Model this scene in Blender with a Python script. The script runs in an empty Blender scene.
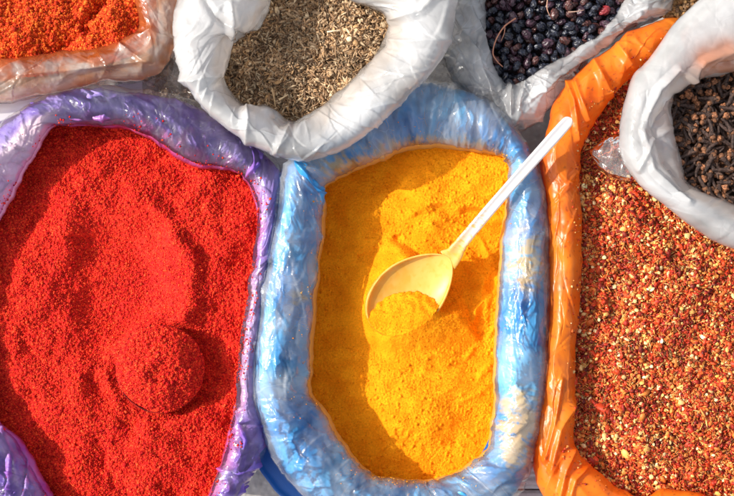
import bpy, math
import numpy as np
from mathutils import Matrix, Vector

S = bpy.context.scene
COL = S.collection
rng = np.random.default_rng(7)

# ------------------------------------------------------------------ camera maths
TILT = math.radians(6.0)
ZREF = 0.40
DIST = 1.121
CAM = np.array([0.0, -DIST * math.sin(TILT), ZREF + DIST * math.cos(TILT)])
ct, st = math.cos(TILT), math.sin(TILT)
RX = np.array([[1, 0, 0], [0, ct, -st], [0, st, ct]])     # camera rotation about X


def P(px, py, z):
    """point of the plane at height z that the photo shows at (px, py)"""
    px = np.asarray(px, float); py = np.asarray(py, float); z = np.asarray(z, float)
    dx = (px - 367) / 367 * 0.36
    dy = -(py - 248) / 367 * 0.36
    dz = -np.ones_like(dx)
    wx = dx
    wy = ct * dy - st * dz
    wz = st * dy + ct * dz
    s = (z - CAM[2]) / wz
    return np.stack(np.broadcast_arrays(CAM[0] + s * wx, CAM[1] + s * wy, z + 0 * s), -1)


def Q(x, y, z):
    """photo coordinates of a point"""
    vx = x - CAM[0]; vy = y - CAM[1]; vz = z - CAM[2]
    cy = ct * vy + st * vz
    cz = -st * vy + ct * vz
    return 367 + vx / -cz / 0.36 * 367, 248 - cy / -cz / 0.36 * 367


def lin(r, g, b):
    f = lambda c: (c / 255 / 12.92) if c / 255 <= 0.04045 else ((c / 255 + 0.055) / 1.055) ** 2.4
    return np.array([f(r), f(g), f(b)])

# ------------------------------------------------------------------ noise
_T = rng.random(4096) * 2 * np.pi
_GX, _GY = np.cos(_T), np.sin(_T)
_R = rng.random(4096)


def _h(i, j, s):
    return ((i * 73856093) ^ (j * 19349663) ^ (s * 83492791)) & 4095


def pn(x, y, seed=0):
    xi = np.floor(x).astype(np.int64); yi = np.floor(y).astype(np.int64)
    xf = x - xi; yf = y - yi
    u = xf * xf * xf * (xf * (xf * 6 - 15) + 10); v = yf * yf * yf * (yf * (yf * 6 - 15) + 10)
    def g(a, b):
        k = _h(xi + a, yi + b, seed)
        return _GX[k] * (xf - a) + _GY[k] * (yf - b)
    a = g(0, 0); b = g(1, 0); c = g(0, 1); d = g(1, 1)
    return ((a + u * (b - a)) * (1 - v) + (c + u * (d - c)) * v) * 1.5


def fbm(x, y, oct=4, seed=0):
    r = 0; a = 1.0
    for o in range(oct):
        r = r + a * pn(x * 2 ** o, y * 2 ** o, seed + o * 17); a *= 0.5
    return r


def worley(x, y, seed=0):
    xi = np.floor(x).astype(np.int64); yi = np.floor(y).astype(np.int64)
    f1 = np.full(x.shape, 9.0); f2 = np.full(x.shape, 9.0); cid = np.zeros(x.shape)
    for a in (-1, 0, 1):
        for b in (-1, 0, 1):
            k = _h(xi + a, yi + b, seed)
            d = np.hypot(xi + a + _R[k] - x, yi + b + _R[(k * 7 + 13) & 4095] - y)
            m = d < f1
            f2 = np.where(m, f1, np.minimum(f2, d))
            cid = np.where(m, _R[(k * 31 + 5) & 4095], cid)
            f1 = np.where(m, d, f1)
    return f1, f2, cid


def crumple(u, v, s, seed=0, oct=3):
    """sharp creases running up and down"""
    r = 0; a = 1.0
    for o in range(oct):
        f = 1.7 ** o / s
        wx = pn(u * f * .45, v * f * .45, seed + 91 + o) * .9
        wy = pn(u * f * .45 + 7.7, v * f * .45, seed + 57 + o) * .9
        r = r + a * (np.abs(pn(u * f + wx, v * f + wy, seed + o * 5)) - np.abs(pn(u * f * .8 + wy + 31, v * f * .8 - wx, seed + 3 + o * 5)))
        a *= .55
    return r


def facet(u, v, s, seed=0, su=1.0, sv=1.0, shear=0.0, rough=.35):
    """flat facets meeting at sharp creases, like creased polythene"""
    x = (u * su + v * shear) / s; y = v * sv / s
    x = x + rough * pn(x * .8, y * .8, seed + 71); y = y + rough * pn(x * .8 + 5, y * .8, seed + 72)
    f1, f2, c = worley(x, y, seed)
    g1, g2, d = worley(x * .8 + 40, y * .8 - 17, seed + 9)
    return (f2 - f1) - (g2 - g1) + .5 * (c - d)


def folds(U, V, n, seed, ang, length, width, amp, vr=(0, .10)):
    """single sharp fold lines: a crest that drops steeply on one side and softly on the other"""
    rg = np.random.default_rng(seed)
    H = np.zeros(U.shape); u0 = U[:, 0]; um = u0[-1]
    for k in range(int(n * um)):
        cu = rg.random() * um; cv = vr[0] + rg.random() * (vr[1] - vr[0])
        th = ang(cu, rg) if callable(ang) else rg.normal(*ang)
        Lh = length * np.exp(rg.normal(0, .45)) * .5; w = width * np.exp(rg.normal(0, .4)); a = amp * rg.uniform(.35, 1.3) * (1 if rg.random() < .7 else -.8)
        cb = rg.normal(0, .25) / Lh
        i0 = np.searchsorted(u0, cu - Lh - 3 * w); i1 = np.searchsorted(u0, cu + Lh + 3 * w)
        if i1 - i0 < 2: continue
        du = U[i0:i1] - cu; dv = V[i0:i1] - cv
        al = du * math.cos(th) + dv * math.sin(th)
        d = (-du * math.sin(th) + dv * math.cos(th)) + cb * al * al
        if rg.random() < .5: d = -d
        f = np.clip(1 - (al / Lh) ** 2, 0, 1)
        H[i0:i1] += a * f * np.where(d > 0, np.exp(-d / w), np.clip(1 + d / (.4 * w), 0, 1))
    return H


def smooth(a, b, x):
    t = np.clip((x - a) / (b - a), 0, 1)
    return t * t * (3 - 2 * t)

# ------------------------------------------------------------------ mesh helpers
def mesh_np(name, verts, faces, mat, smooth_=True, col=None, uv=None, mats=None, midx=None):
    me = bpy.data.meshes.new(name)
    verts = np.ascontiguousarray(verts, np.float32).reshape(-1, 3)
    faces = np.ascontiguousarray(faces, np.int32)
    k = faces.shape[1]; nf = len(faces)
    me.vertices.add(len(verts)); me.vertices.foreach_set('co', verts.ravel())
    me.loops.add(nf * k); me.loops.foreach_set('vertex_index', faces.ravel())
    me.polygons.add(nf)
    me.polygons.foreach_set('loop_start', np.arange(0, nf * k, k, dtype=np.int32))
    me.polygons.foreach_set('loop_total', np.full(nf, k, np.int32))
    me.polygons.foreach_set('use_smooth', np.full(nf, smooth_, bool))
    if midx is not None:
        me.polygons.foreach_set('material_index', np.ascontiguousarray(midx, np.int32))
    for m in (mats or [mat]):
        me.materials.append(m)
    if col is not None:
        at = me.color_attributes.new('tint', 'FLOAT_COLOR', 'POINT')
        c = np.ones((len(verts), 4), np.float32); c[:, :3] = np.asarray(col, np.float32).reshape(-1, 3)
        at.data.foreach_set('color', c.ravel())
    if uv is not None:
        l = me.uv_layers.new(name='UVMap')
        l.data.foreach_set('uv', np.ascontiguousarray(np.asarray(uv, np.float32).reshape(-1, 2)[faces.ravel()]).ravel())
    me.update(calc_edges=True)
    me.validate()
    return me


def link(name, me, parent=None, loc=None):
    o = bpy.data.objects.new(name, me)
    COL.objects.link(o)
    if parent is not None:
        o.parent = parent
    if loc is not None:
        o.location = loc
    return o


def tag(o, label, cat, group=None, kind=None):
    o['label'] = label; o['category'] = cat
    if group: o['group'] = group
    if kind: o['kind'] = kind
    return o


def empty(name, loc):
    o = bpy.data.objects.new(name, None)
    o.empty_display_size = 0.05
    COL.objects.link(o); o.location = loc
    return o


def catmull(pts, n_per=24, closed=True):
    p = np.asarray(pts, float); out = []
    N = len(p)
    rngi = range(N) if closed else range(N - 1)
    t = np.linspace(0, 1, n_per, endpoint=False)[:, None]
    for i in rngi:
        if closed:
            a, b, c, d = p[i - 1], p[i], p[(i + 1) % N], p[(i + 2) % N]
        else:
            a, b, c, d = p[max(i - 1, 0)], p[i], p[i + 1], p[min(i + 2, N - 1)]
        out.append(0.5 * (2 * b + (c - a) * t + (2 * a - 5 * b + 4 * c - d) * t ** 2 + (3 * b - 3 * c + d - a) * t ** 3))
    r = np.concatenate(out)
    if not closed:
        r = np.vstack([r, p[-1:]])
    return r


def resample(c, n, keys=None, closed=True):
    k = c if keys is None else keys
    if closed:
        c = np.vstack([c, c[:1]]); k = np.vstack([k, k[:1]])
    d = np.r_[0, np.cumsum(np.linalg.norm(np.diff(k, axis=0), axis=1))]
    s = np.linspace(0, d[-1], n, endpoint=not closed)
    return np.stack([np.interp(s, d, c[:, j]) for j in range(c.shape[1])], 1), s


def inside(px, py, poly):
    r = np.zeros(px.shape, bool)
    x0, y0 = poly[-1]
    for x1, y1 in poly:
        if y0 != y1:
            m = ((y1 > py) != (y0 > py))
            r ^= m & (px < (x0 - x1) * (py - y1) / (y0 - y1) + x1)
        x0, y0 = x1, y1
    return r


def dist_poly(px, py, poly, closed=True):
    d = np.full(px.shape, 1e9)
    n = len(poly)
    for i in range(n if closed else n - 1):
        x0, y0 = poly[i]; x1, y1 = poly[(i + 1) % n]
        ex, ey = x1 - x0, y1 - y0
        t = np.clip(((px - x0) * ex + (py - y0) * ey) / (ex * ex + ey * ey + 1e-9), 0, 1)
        d = np.minimum(d, np.hypot(px - x0 - t * ex, py - y0 - t * ey))
    return d


def grid_normals(B, wrap=True):
    if wrap:
        du = np.roll(B, -1, 0) - np.roll(B, 1, 0)
    else:
        du = np.gradient(B, axis=0)
    dv = np.gradient(B, axis=1)
    n = np.cross(du, dv)
    n /= np.linalg.norm(n, axis=2, keepdims=True) + 1e-12
    return n


def grid_faces(N, M, wrap=True):
    i = np.arange(N if wrap else N - 1)[:, None]; j = np.arange(M - 1)[None]
    a = i * M + j; b = ((i + 1) % N) * M + j
    return np.stack([a, b, b + 1, a + 1], -1).reshape(-1, 4)

# ------------------------------------------------------------------ materials
def newmat(name):
    m = bpy.data.materials.new(name); m.use_nodes = True
    nt = m.node_tree; nt.nodes.clear()
    out = nt.nodes.new('ShaderNodeOutputMaterial')
    def N(t, **kw):
        n = nt.nodes.new(t)
        for k, v in kw.items():
            if k.startswith('_'):
                setattr(n, k[1:], v)
            else:
                n.inputs[k.replace('__', ' ')].default_value = v
        return n
    L = lambda a, b: nt.links.new(a, b)
    return m, nt, out, N, L


def crinkle_bump(N, L, sx, sy, dist, strength=1.0, fine=True):
    """crease normals from the sheet's own unrolled coordinates (metres)"""
    uv = N('ShaderNodeUVMap')
    mp = N('ShaderNodeMapping'); mp.inputs['Scale'].default_value = (sx, sy, 1)
    L(uv.outputs[0], mp.inputs[0])
    n0 = N('ShaderNodeTexNoise', _noise_dimensions='2D'); n0.inputs['Scale'].default_value = .7; n0.inputs['Detail'].default_value = 2
    L(mp.outputs[0], n0.inputs['Vector'])
    n1 = N('ShaderNodeVectorMath', _operation='MULTIPLY_ADD'); L(n0.outputs['Color'], n1.inputs[0]); n1.inputs[1].default_value = (.8, .8, 0); L(mp.outputs[0], n1.inputs[2])
    tot = None
    for sc, wt in ((.7, 1.0), (1.6, .5), (3.7, .14)):
        v = N('ShaderNodeTexVoronoi', _voronoi_dimensions='2D', _feature='DISTANCE_TO_EDGE'); v.inputs['Scale'].default_value = sc
        L(n1.outputs[0], v.inputs['Vector'])
        ad = N('ShaderNodeMath', _operation='MULTIPLY_ADD'); ad.inputs[1].default_value = wt
        L(v.outputs['Distance'], ad.inputs[0])
        if sc == 1.6: n1.label = 'warp'; vc = v
        if tot is None: ad.inputs[2].default_value = 0
        else: L(tot.outputs[0], ad.inputs[2])
        tot = ad
    b = N('ShaderNodeBump'); b.inputs['Distance'].default_value = dist; b.inputs['Strength'].default_value = strength
    L(ad.outputs[0], b.inputs['Height'])
    return b, vc, mp


def mat_plastic(name, rough=.25, sx=50, sy=40, dist=.002, transl=.25, spec=.5, coat=0.0, strength=.7):
    """thin coloured polythene; the colour (dye and powder stains) is stored on the sheet"""
    m, nt, out, N, L = newmat(name)
    at = N('ShaderNodeAttribute', _attribute_name='tint')
    b, n1, mp = crinkle_bump(N, L, sx, sy, dist, strength)
    pr = N('ShaderNodeBsdfPrincipled', Roughness=rough)
    pr.inputs['Specular IOR Level'].default_value = spec
    pr.inputs['Coat Weight'].default_value = coat; pr.inputs['Coat Roughness'].default_value = .12
    L(at.outputs['Color'], pr.inputs['Base Color']); L(b.outputs[0], pr.inputs['Normal'])
    if coat: L(b.outputs[0], pr.inputs['Coat Normal'])
    tr = N('ShaderNodeBsdfTranslucent'); L(at.outputs['Color'], tr.inputs['Color']); L(b.outputs[0], tr.inputs['Normal'])
    mx = N('ShaderNodeMixShader', Fac=transl)
    L(pr.outputs[0], mx.inputs[1]); L(tr.outputs[0], mx.inputs[2]); L(mx.outputs[0], out.inputs[0])
    return m


def mat_film(name, milk=.3, vary=.35, rough=.12, sx=60, sy=40, dist=.002, gloss=1.0, strength=.8, edge=.25, transl=.5, crease=.25):
    """clear or milky film: see-through, with milkiness that varies over the sheet, and a clear gloss"""
    m, nt, out, N, L = newmat(name)
    at = N('ShaderNodeAttribute', _attribute_name='tint')
    b, n1, mp = crinkle_bump(N, L, sx, sy, dist, strength)
    df = N('ShaderNodeBsdfDiffuse'); tl = N('ShaderNodeBsdfTranslucent')
    for s in (df, tl):
        L(at.outputs['Color'], s.inputs['Color']); L(b.outputs[0], s.inputs['Normal'])
    body = N('ShaderNodeMixShader', Fac=transl); L(df.outputs[0], body.inputs[1]); L(tl.outputs[0], body.inputs[2])
    tp = N('ShaderNodeBsdfTransparent'); tp.inputs[0].default_value = (.97, .97, .97, 1)
    nz = N('ShaderNodeTexNoise', _noise_dimensions='2D'); nz.inputs['Scale'].default_value = .45; nz.inputs['Detail'].default_value = 4
    L(mp.outputs[0], nz.inputs['Vector'])
    mr = N('ShaderNodeMapRange'); mr.inputs['From Min'].default_value = .3; mr.inputs['From Max'].default_value = .7
    mr.inputs['To Min'].default_value = max(0, milk - vary / 2); mr.inputs['To Max'].default_value = min(1, milk + vary / 2)
    L(nz.outputs[0], mr.inputs['Value'])
    lw = N('ShaderNodeLayerWeight', Blend=.35); L(b.outputs[0], lw.inputs['Normal'])
    ma = N('ShaderNodeMath', _operation='MULTIPLY_ADD', _use_clamp=True); ma.inputs[1].default_value = edge
    cr = N('ShaderNodeMapRange', _interpolation_type='SMOOTHSTEP'); cr.inputs['From Max'].default_value = .05; cr.inputs['To Min'].default_value = crease; cr.inputs['To Max'].default_value = 0
    L(n1.outputs['Distance'], cr.inputs['Value'])
    n5 = N('ShaderNodeTexNoise', _noise_dimensions='2D'); n5.inputs['Scale'].default_value = .9; L(mp.outputs[0], n5.inputs['Vector'])
    m5 = N('ShaderNodeMapRange', _interpolation_type='SMOOTHSTEP'); m5.inputs['From Min'].default_value = .50; m5.inputs['From Max'].default_value = .68; m5.inputs['To Max'].default_value = .55
    L(n5.outputs[0], m5.inputs['Value'])
    c5 = N('ShaderNodeMath', _operation='MULTIPLY_ADD'); L(cr.outputs[0], c5.inputs[0]); L(m5.outputs[0], c5.inputs[1]); L(mr.outputs[0], c5.inputs[2])
    L(lw.outputs['Facing'], ma.inputs[0]); L(c5.outputs[0], ma.inputs[2])
    mx = N('ShaderNodeMixShader'); L(ma.outputs[0], mx.inputs[0]); L(tp.outputs[0], mx.inputs[1]); L(body.outputs[0], mx.inputs[2])
    gl = N('ShaderNodeBsdfGlossy', Roughness=rough); L(b.outputs[0], gl.inputs['Normal'])
    fr = N('ShaderNodeFresnel', IOR=1.5); L(b.outputs[0], fr.inputs['Normal'])
    fm = N('ShaderNodeMath', _operation='MULTIPLY', _use_clamp=True); fm.inputs[1].default_value = gloss; L(fr.outputs[0], fm.inputs[0])
    m2 = N('ShaderNodeMixShader'); L(fm.outputs[0], m2.inputs[0]); L(mx.outputs[0], m2.inputs[1]); L(gl.outputs[0], m2.inputs[2])
    L(m2.outputs[0], out.inputs[0])
    return m


def mat_tint(name, rough=.9, bump=None, spec=.2, transl=0, sss=0):
    m, nt, out, N, L = newmat(name)
    at = N('ShaderNodeAttribute', _attribute_name='tint')
    pr = N('ShaderNodeBsdfPrincipled', Roughness=rough)
    pr.inputs['Specular IOR Level'].default_value = spec
    L(at.outputs['Color'], pr.inputs['Base Color'])
    if bump:
        tc = N('ShaderNodeTexCoord')
        nz = N('ShaderNodeTexNoise'); nz.inputs['Scale'].default_value = bump[0]; nz.inputs['Detail'].default_value = 3
        L(tc.outputs['Object'], nz.inputs['Vector'])
        b = N('ShaderNodeBump'); b.inputs['Distance'].default_value = bump[1]; b.inputs['Strength'].default_value = 1
        L(nz.outputs[0], b.inputs['Height']); L(b.outputs[0], pr.inputs['Normal'])
    if transl:
        tr = N('ShaderNodeBsdfTranslucent'); L(at.outputs['Color'], tr.inputs['Color'])
        mx = N('ShaderNodeMixShader', Fac=transl); L(pr.outputs[0], mx.inputs[1]); L(tr.outputs[0], mx.inputs[2]); L(mx.outputs[0], out.inputs[0])
    else:
        L(pr.outputs[0], out.inputs[0])
    return m


M_BLUE = mat_plastic('blue_polythene', rough=.28, sx=46, sy=26, dist=.0040, strength=.35)
M_PURPLE = mat_plastic('purple_polythene', rough=.2, sx=54, sy=36, dist=.0045, coat=0, strength=.5, transl=.38, spec=.3)
M_ORANGE = mat_plastic('orange_polythene', rough=.32, sx=30, sy=12, dist=.0042, transl=.42, strength=.3, spec=.42)
M_SACK = mat_plastic('blue_sack_plastic', rough=.4, sx=10, sy=10, dist=.002, transl=.1, strength=.3)
M_CLEAR = mat_film('clear_liner_film', milk=.14, vary=.44, crease=.2, rough=.11, sx=50, sy=22, dist=.0045, edge=.08, strength=.4)
M_CLEARP = mat_film('clear_film_on_purple', milk=.0, vary=.12, crease=.16, rough=.10, sx=56, sy=34, dist=.0045, gloss=1.1, edge=.02, strength=.5)
M_WHITE = mat_film('milky_white_film', milk=.64, vary=.40, crease=.10, rough=.13, sx=30, sy=20, dist=.0046, strength=.42, edge=.14, transl=.52, gloss=1.0)
M_INNER = mat_film('thin_milky_fold', milk=.30, vary=.36, crease=.2, rough=.2, sx=44, sy=28, dist=.0045, strength=.5, edge=.12, transl=.5, gloss=1.0)
M_GLASSY = mat_film('glassy_clear_film', milk=.48, vary=.66, crease=.25, rough=.14, sx=40, sy=26, dist=.0050, gloss=1.4, strength=.45, edge=.12)
M_PEACH = mat_film('peach_film', milk=.62, vary=.5, crease=.2, rough=.13, transl=.65, sx=44, sy=26, dist=.0045, gloss=1.4, strength=.45, edge=.1)
M_BROWN = mat_film('brown_film', milk=.6, vary=.4, rough=.15, sx=40, sy=40, dist=.005, gloss=1.2)

# ------------------------------------------------------------------ bags
Z = {}


def bag_sheet(ctrl, zi, zo, h, org, mat, name, parent, colf, crk, offset=0.0, step=.0011, body=True,
              power=.75, creases=(), skirt=.05, inset=.055, ztop=None, bottom=.03, skew=1.0, rollin=.35):
    """the mouth of a bag: skirt inside, rolled-over rim, outside wall down to the ground"""
    c = np.array([tuple(k) + (0,) * (5 - len(k)) for k in ctrl], float)
    c = catmull(c, 24)
    mid = (c[:, :2] + c[:, 2:4]) / 2
    n = int(np.linalg.norm(np.diff(np.vstack([mid, mid[:1]]), axis=0), axis=1).sum() * .0011 / step)
    c, s = resample(c, n, mid)
    u = s * .0011
    wob = 1.7 * pn(u / .030, u * 0 + 3.3, 211) + 1.0 * pn(u / .011, u * 0 + 1.3, 212)
    dd_ = c[:, :2] - c[:, 2:4]; c[:, 2:4] += dd_ / (np.linalg.norm(dd_, axis=1, keepdims=True) + 1e-9) * wob[:, None]
    wid = np.linalg.norm(c[:, :2] - c[:, 2:4], axis=1) * .0011
    nr = 84
    rows, vv, tt, pxs = [], [], [], []
    # skirt below the spice
    for k in range(6):
        f = k / 6
        px = c[:, 2:4] + (c[:, :2] - c[:, 2:4]) * (.16 * (1 - f) ** 2)
        z = zi + c[:, 4] - skirt * (1 - f)
        rows.append(P(px[:, 0], px[:, 1], z)); vv.append(-skirt * (1 - f) + 0 * u); tt.append(-(1 - f) + 0 * u); pxs.append(px)
    for k in range(nr):
        th = math.pi * k / (nr - 1)
        t = (.5 - .5 * math.cos(th)) ** skew
        px = c[:, 2:4] + (c[:, :2] - c[:, 2:4]) * t
        z = zi + (zo - zi) * t + c[:, 4] + h * math.sin(th) ** power
        rows.append(P(px[:, 0], px[:, 1], z)); vv.append(wid * t * 1.3); tt.append(t + 0 * u); pxs.append(px)
    edge = rows[-1]
    inner = rows[6]
    out = edge[:, :2] - inner[:, :2]
    out /= np.linalg.norm(out, axis=1, keepdims=True) + 1e-9
    k9 = 25
    ker = np.ones(k9) / k9
    out = np.stack([np.convolve(np.r_[out[-k9:, j], out[:, j], out[:k9, j]], ker, 'same')[k9:-k9] for j in (0, 1)], 1)
    if body:
        nb = 26
        for k in range(1, nb + 1):
            f = k / nb
            z = edge[:, 2] + (bottom - edge[:, 2]) * f
            ins = rollin * wid * smooth(0, .16, f) + (inset) * smooth(.1, 1, f)
            p = edge[:, :2] - out * np.asarray(ins)[:, None]
            rows.append(np.column_stack([p, z])); vv.append(wid * 1.3 + f * .36); tt.append(1 + f + 0 * u); pxs.append(c[:, :2] + 1000)
    B = np.stack(rows, 1)
    V = np.stack(vv, 1); T = np.stack(tt, 1); PX = np.stack(pxs, 1)
    U = np.repeat(u[:, None], B.shape[1], 1)
    Nn = grid_normals(B)
    if Nn[:, 6 + nr // 2, 2].mean() < 0:
        Nn = -Nn
    flip = grid_normals(B)[:, 6 + nr // 2, 2].mean() < 0
    d = crk(U, V, T, PX)
    d = d * smooth(-.6, .1, T) * (1 - .5 * smooth(1.0, 1.3, T))
    for (pl, w, a) in creases:
        dd = dist_poly(PX[..., 0], PX[..., 1], pl, False)
        d = d + a * np.clip(1 - dd / w, 0, 1) ** 1.4
    if offset > 0:
        k_ = smooth(.02, .14, T)
        d = d * k_ - .003 * (1 - k_); B = B + Nn * (d + offset * k_)[..., None]
    else:
        d = d * (.35 + .65 * smooth(0, .12, T))
        B = B + Nn * (d + offset)[..., None]
    Z[name + mat.name] = (B, T, PX)
    col = colf(U, V, T, PX)
    f = grid_faces(B.shape[0], B.shape[1])
    if flip: f = f[:, ::-1]
    me = mesh_np(name, B - np.array(org), f, mat, col=col, uv=np.stack([U, V], -1))
    return link(name, me, parent)


def wall(contour, zs, org, mat, name, parent, colr, closed=True):
    """a standing wall: contour in the photo at height z, offset outward per level"""
    c, s = resample(catmull(np.array(contour, float), 20), 420)
    base = P(c[:, 0], c[:, 1], zs[0][0])
    ctr = base[:, :2].mean(0)
    rows = []
    tang = np.roll(base, -1, 0)[:, :2] - np.roll(base, 1, 0)[:, :2]
    nrm = np.stack([tang[:, 1], -tang[:, 0]], 1); nrm /= np.linalg.norm(nrm, axis=1, keepdims=True)
    if ((base[:, :2] - ctr) * nrm).sum() < 0: nrm = -nrm
    zz = catmull(np.array(zs, float), 8, closed=False)
    for z, off in zz:
        rows.append(np.column_stack([base[:, :2] + nrm * off, np.full(len(base), z)]))
    B = np.stack(rows, 1)
    U = np.repeat((s * .0011)[:, None], B.shape[1], 1); V = np.repeat(zz[None, :, 0], len(base), 0)
    B = B + (np.hstack([nrm, np.zeros((len(nrm), 1))]).reshape(-1, 1, 3)) * (crumple(U, V, .09, 5, 2) * .003)[..., None]
    f = grid_faces(B.shape[0], B.shape[1])
    col = np.tile(np.array(colr), (B.shape[0] * B.shape[1], 1)) * (1 + .12 * fbm(U * 30, V * 30, 3, 3)).reshape(-1, 1)
    me = mesh_np(name, B - np.array(org), f, mat, col=col, uv=np.stack([U, V], -1))
    return link(name, me, parent)


def mixc(a, b, f):
    f = np.asarray(f)[..., None]
    return a * (1 - f) + b * f


C_TURM = np.array([.82, .30, .010])
C_RED = np.array([.58, .022, .012])

# --- blue bag of turmeric
BLUE = [(440, 520, 425, 479), (380, 518, 395, 478), (330, 510, 369, 470), (291, 478, 344, 440), (268, 440, 325, 407), (255, 400, 313, 390),
        (253, 350, 314, 360), (260, 300, 316, 320), (268, 250, 321, 260), (277, 205, 326, 215), (286, 168, 324, 192),
        (310, 140, 345, 176), (345, 113, 375, 164), (388, 90, 404, 153), (432, 82, 432, 150), (475, 94, 470, 152), (510, 120, 500, 157),
        (531, 152, 507, 166), (542, 190, 506, 190), (546, 240, 500, 235), (547, 300, 497, 290), (545, 370, 494, 360), (541, 420, 492, 405),
        (533, 455, 488, 440), (522, 482, 478, 456), (500, 506, 455, 471)]
org = (float(P(410, 320, 0.)[0]), float(P(410, 320, 0.)[1]), 0.0)
blue = tag(empty('plastic_bag', org), 'blue plastic bag with clear wrinkled liner, full of yellow turmeric', 'bag', 'open bags of spice')


def blue_ang(U, PX):
    u0 = U[:, 0]; y = PX[:, 48, 1]; x = PX[:, 48, 0]
    def f(cu, rg):
        yy = np.interp(cu, u0, y)
        if yy < 185: return rg.normal(1.45, .28)
        if yy > 385: return rg.normal(.85 if np.interp(cu, u0, x) < 400 else -.85, .4)
        return rg.normal(.1, .45)
    return f


def blue_crk(U, V, T, PX):
    top = smooth(200, 150, PX[..., 1]); low = smooth(360, 430, PX[..., 1])
    rad = np.abs(pn(U / .040 + .4 * V / .05, V / .16, 3)) + .5 * np.abs(pn(U / .02 - .3 * V / .05, V / .12, 5))
    lon = np.abs(pn(U / .16 + .5 * V / .05, V / .035 + U * 4, 6))
    dia = facet(U, V, .020, 8, 1, .5, .8) * .8
    return -.0045 * rad * top - .0035 * lon * (1 - top) + .0009 * dia * (.4 + .9 * low) + folds(U, V, 330, 801, blue_ang(U, PX), .045, .0040, .0020)


def blue_col(U, V, T, PX):
    base = np.array([.018, .27, .70])
    lt = np.array([.13, .50, .84])
    c = mixc(base, lt, np.clip(.5 + .9 * fbm(U * 18, V * 14, 4, 11), 0, 1))
    x, y = PX[..., 0], PX[..., 1]
    reg = np.exp(-(((x - 525) / 22) ** 2 + ((y - 262) / 38) ** 2)) * .75 + np.exp(-(((x - 520) / 24) ** 2 + ((y - 430) / 45) ** 2)) * .95 \
        + np.exp(-(((x - 430) / 75) ** 2 + ((y - 150) / 16) ** 2)) * .7 + np.exp(-(((x - 300) / 18) ** 2 + ((y - 300) / 18) ** 2)) * .45 \
        + np.exp(-(((x - 345) / 36) ** 2 + ((y - 168) / 14) ** 2)) * .6 + np.exp(-(((x - 345) / 26) ** 2 + ((y - 430) / 30) ** 2)) * .35
    n = .55 * fbm(U * 70, V * 60, 4, 21) + .6 * fbm(U * 190, V * 45, 3, 22)
    s = np.clip(smooth(.16, .46, reg * (.66 + .7 * n)) * .9 + (1 - smooth(.04, np.maximum(.10 + .09 * fbm(U * 40, V * 8, 3, 2), .05), T)) * .85, 0, .92)
    s = s * (T < 1.4)
    edge_ = 1 - smooth(.05, .09, T)
    c = mixc(c, np.array([.86, .44, .03]), edge_ * .9)
    s = s * (1 - edge_)
    return mixc(c, mixc(np.array([.86, .48, .05]), np.array([.82, .50, .07]), np.clip(n + .5, 0, 1)), s * .85)


def clear_col(U, V, T, PX):
    c = np.full(U.shape + (3,), .86)
    x, y = PX[..., 0], PX[..., 1]
    n = fbm(U * 60, V * 50, 4, 31)
    fleck = smooth(.38, .6, fbm(U * 150, V * 150, 2, 41)) * np.exp(-(((x - 527) / 20) ** 2 + ((y - 265) / 40) ** 2))
    s = np.clip((1 - smooth(.06, np.maximum(.13 + .10 * n, .07), T)) * .8 + fleck, 0, .9)
    return mixc(c, C_TURM * 1.05, s)


bag_sheet(BLUE, .352, .368, .047, org, M_BLUE, 'inner_bag', blue, blue_col, blue_crk, inset=.075,
          creases=[([(322, 190), (300, 168)], 9, .006), ([(326, 205), (288, 150)], 5, .004)])


def film_crk(U, V, T, PX):
    top = smooth(200, 150, PX[..., 1]); low = smooth(360, 430, PX[..., 1])
    rad = np.abs(pn(U / .026 + .5 * V / .05, V / .16, 13)) + .6 * np.abs(pn(U / .013 - .4 * V / .05, V / .10, 15))
    lon = np.abs(pn(U / .12 - .5 * V / .05, V / .02 + U * 6, 16))
    dia = facet(U, V, .016, 18, 1, .45, .9)
    return .0030 - .0050 * rad * top - .0036 * lon * (1 - top) + .0009 * dia * (.4 + .9 * low) + folds(U, V, 380, 802, blue_ang(U, PX), .050, .0032, .0017)


bag_sheet(BLUE, .352, .368, .047, org, M_CLEAR, 'clear_liner', blue, clear_col, film_crk, offset=.0022, body=False)
SACK = [(425, 512), (370, 522), (318, 520), (284, 503), (268, 484), (255, 464), (249, 445), (255, 415), (265, 380), (275, 320), (283, 260), (292, 210), (302, 176), (330, 145),
        (360, 126), (395, 110), (432, 104), (470, 116), (500, 134), (518, 160), (526, 200), (530, 260), (528, 330), (524, 400), (514, 445), (498, 478), (470, 500)]
wall(SACK, [(.338, -.03), (.336, -.010), (.330, .0), (.25, -.004), (.1, -.03), (.02, -.05)], org, M_SACK, 'outer_sack', blue, [.010, .13, .46])

# --- purple bag of red pepper
PURPLE = [(-80, 390, -5, 412, -.012), (-75, 330, -28, 330, -.014), (-65, 240, -8, 246, -.014), (-40, 170, 14, 198, -.01), (0, 128, 33, 160, -.004), (25, 108, 54, 128), (60, 92, 85, 127),
          (90, 87, 110, 128), (130, 90, 136, 132), (170, 96, 165, 150), (205, 108, 194, 167), (235, 130, 222, 170), (262, 150, 242, 178),
          (279, 172, 254, 205), (281, 205, 257, 232), (273, 255, 253, 262), (266, 300, 246, 300), (258, 350, 239, 350), (257, 400, 236, 395),
          (265, 435, 230, 425), (256, 468, 222, 460), (238, 498, 205, 500), (200, 540, 170, 535), (100, 560, 100, 535), (20, 560, 66, 520),
          (-40, 500, 52, 490, -.008), (-70, 440, 24, 442, -.012)]
org = (float(P(120, 320, 0.)[0]), float(P(120, 320, 0.)[1]), 0.0)
purple = tag(empty('plastic_bag', org), 'glossy purple plastic bag full of bright red pepper powder', 'bag', 'open bags of spice')


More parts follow.
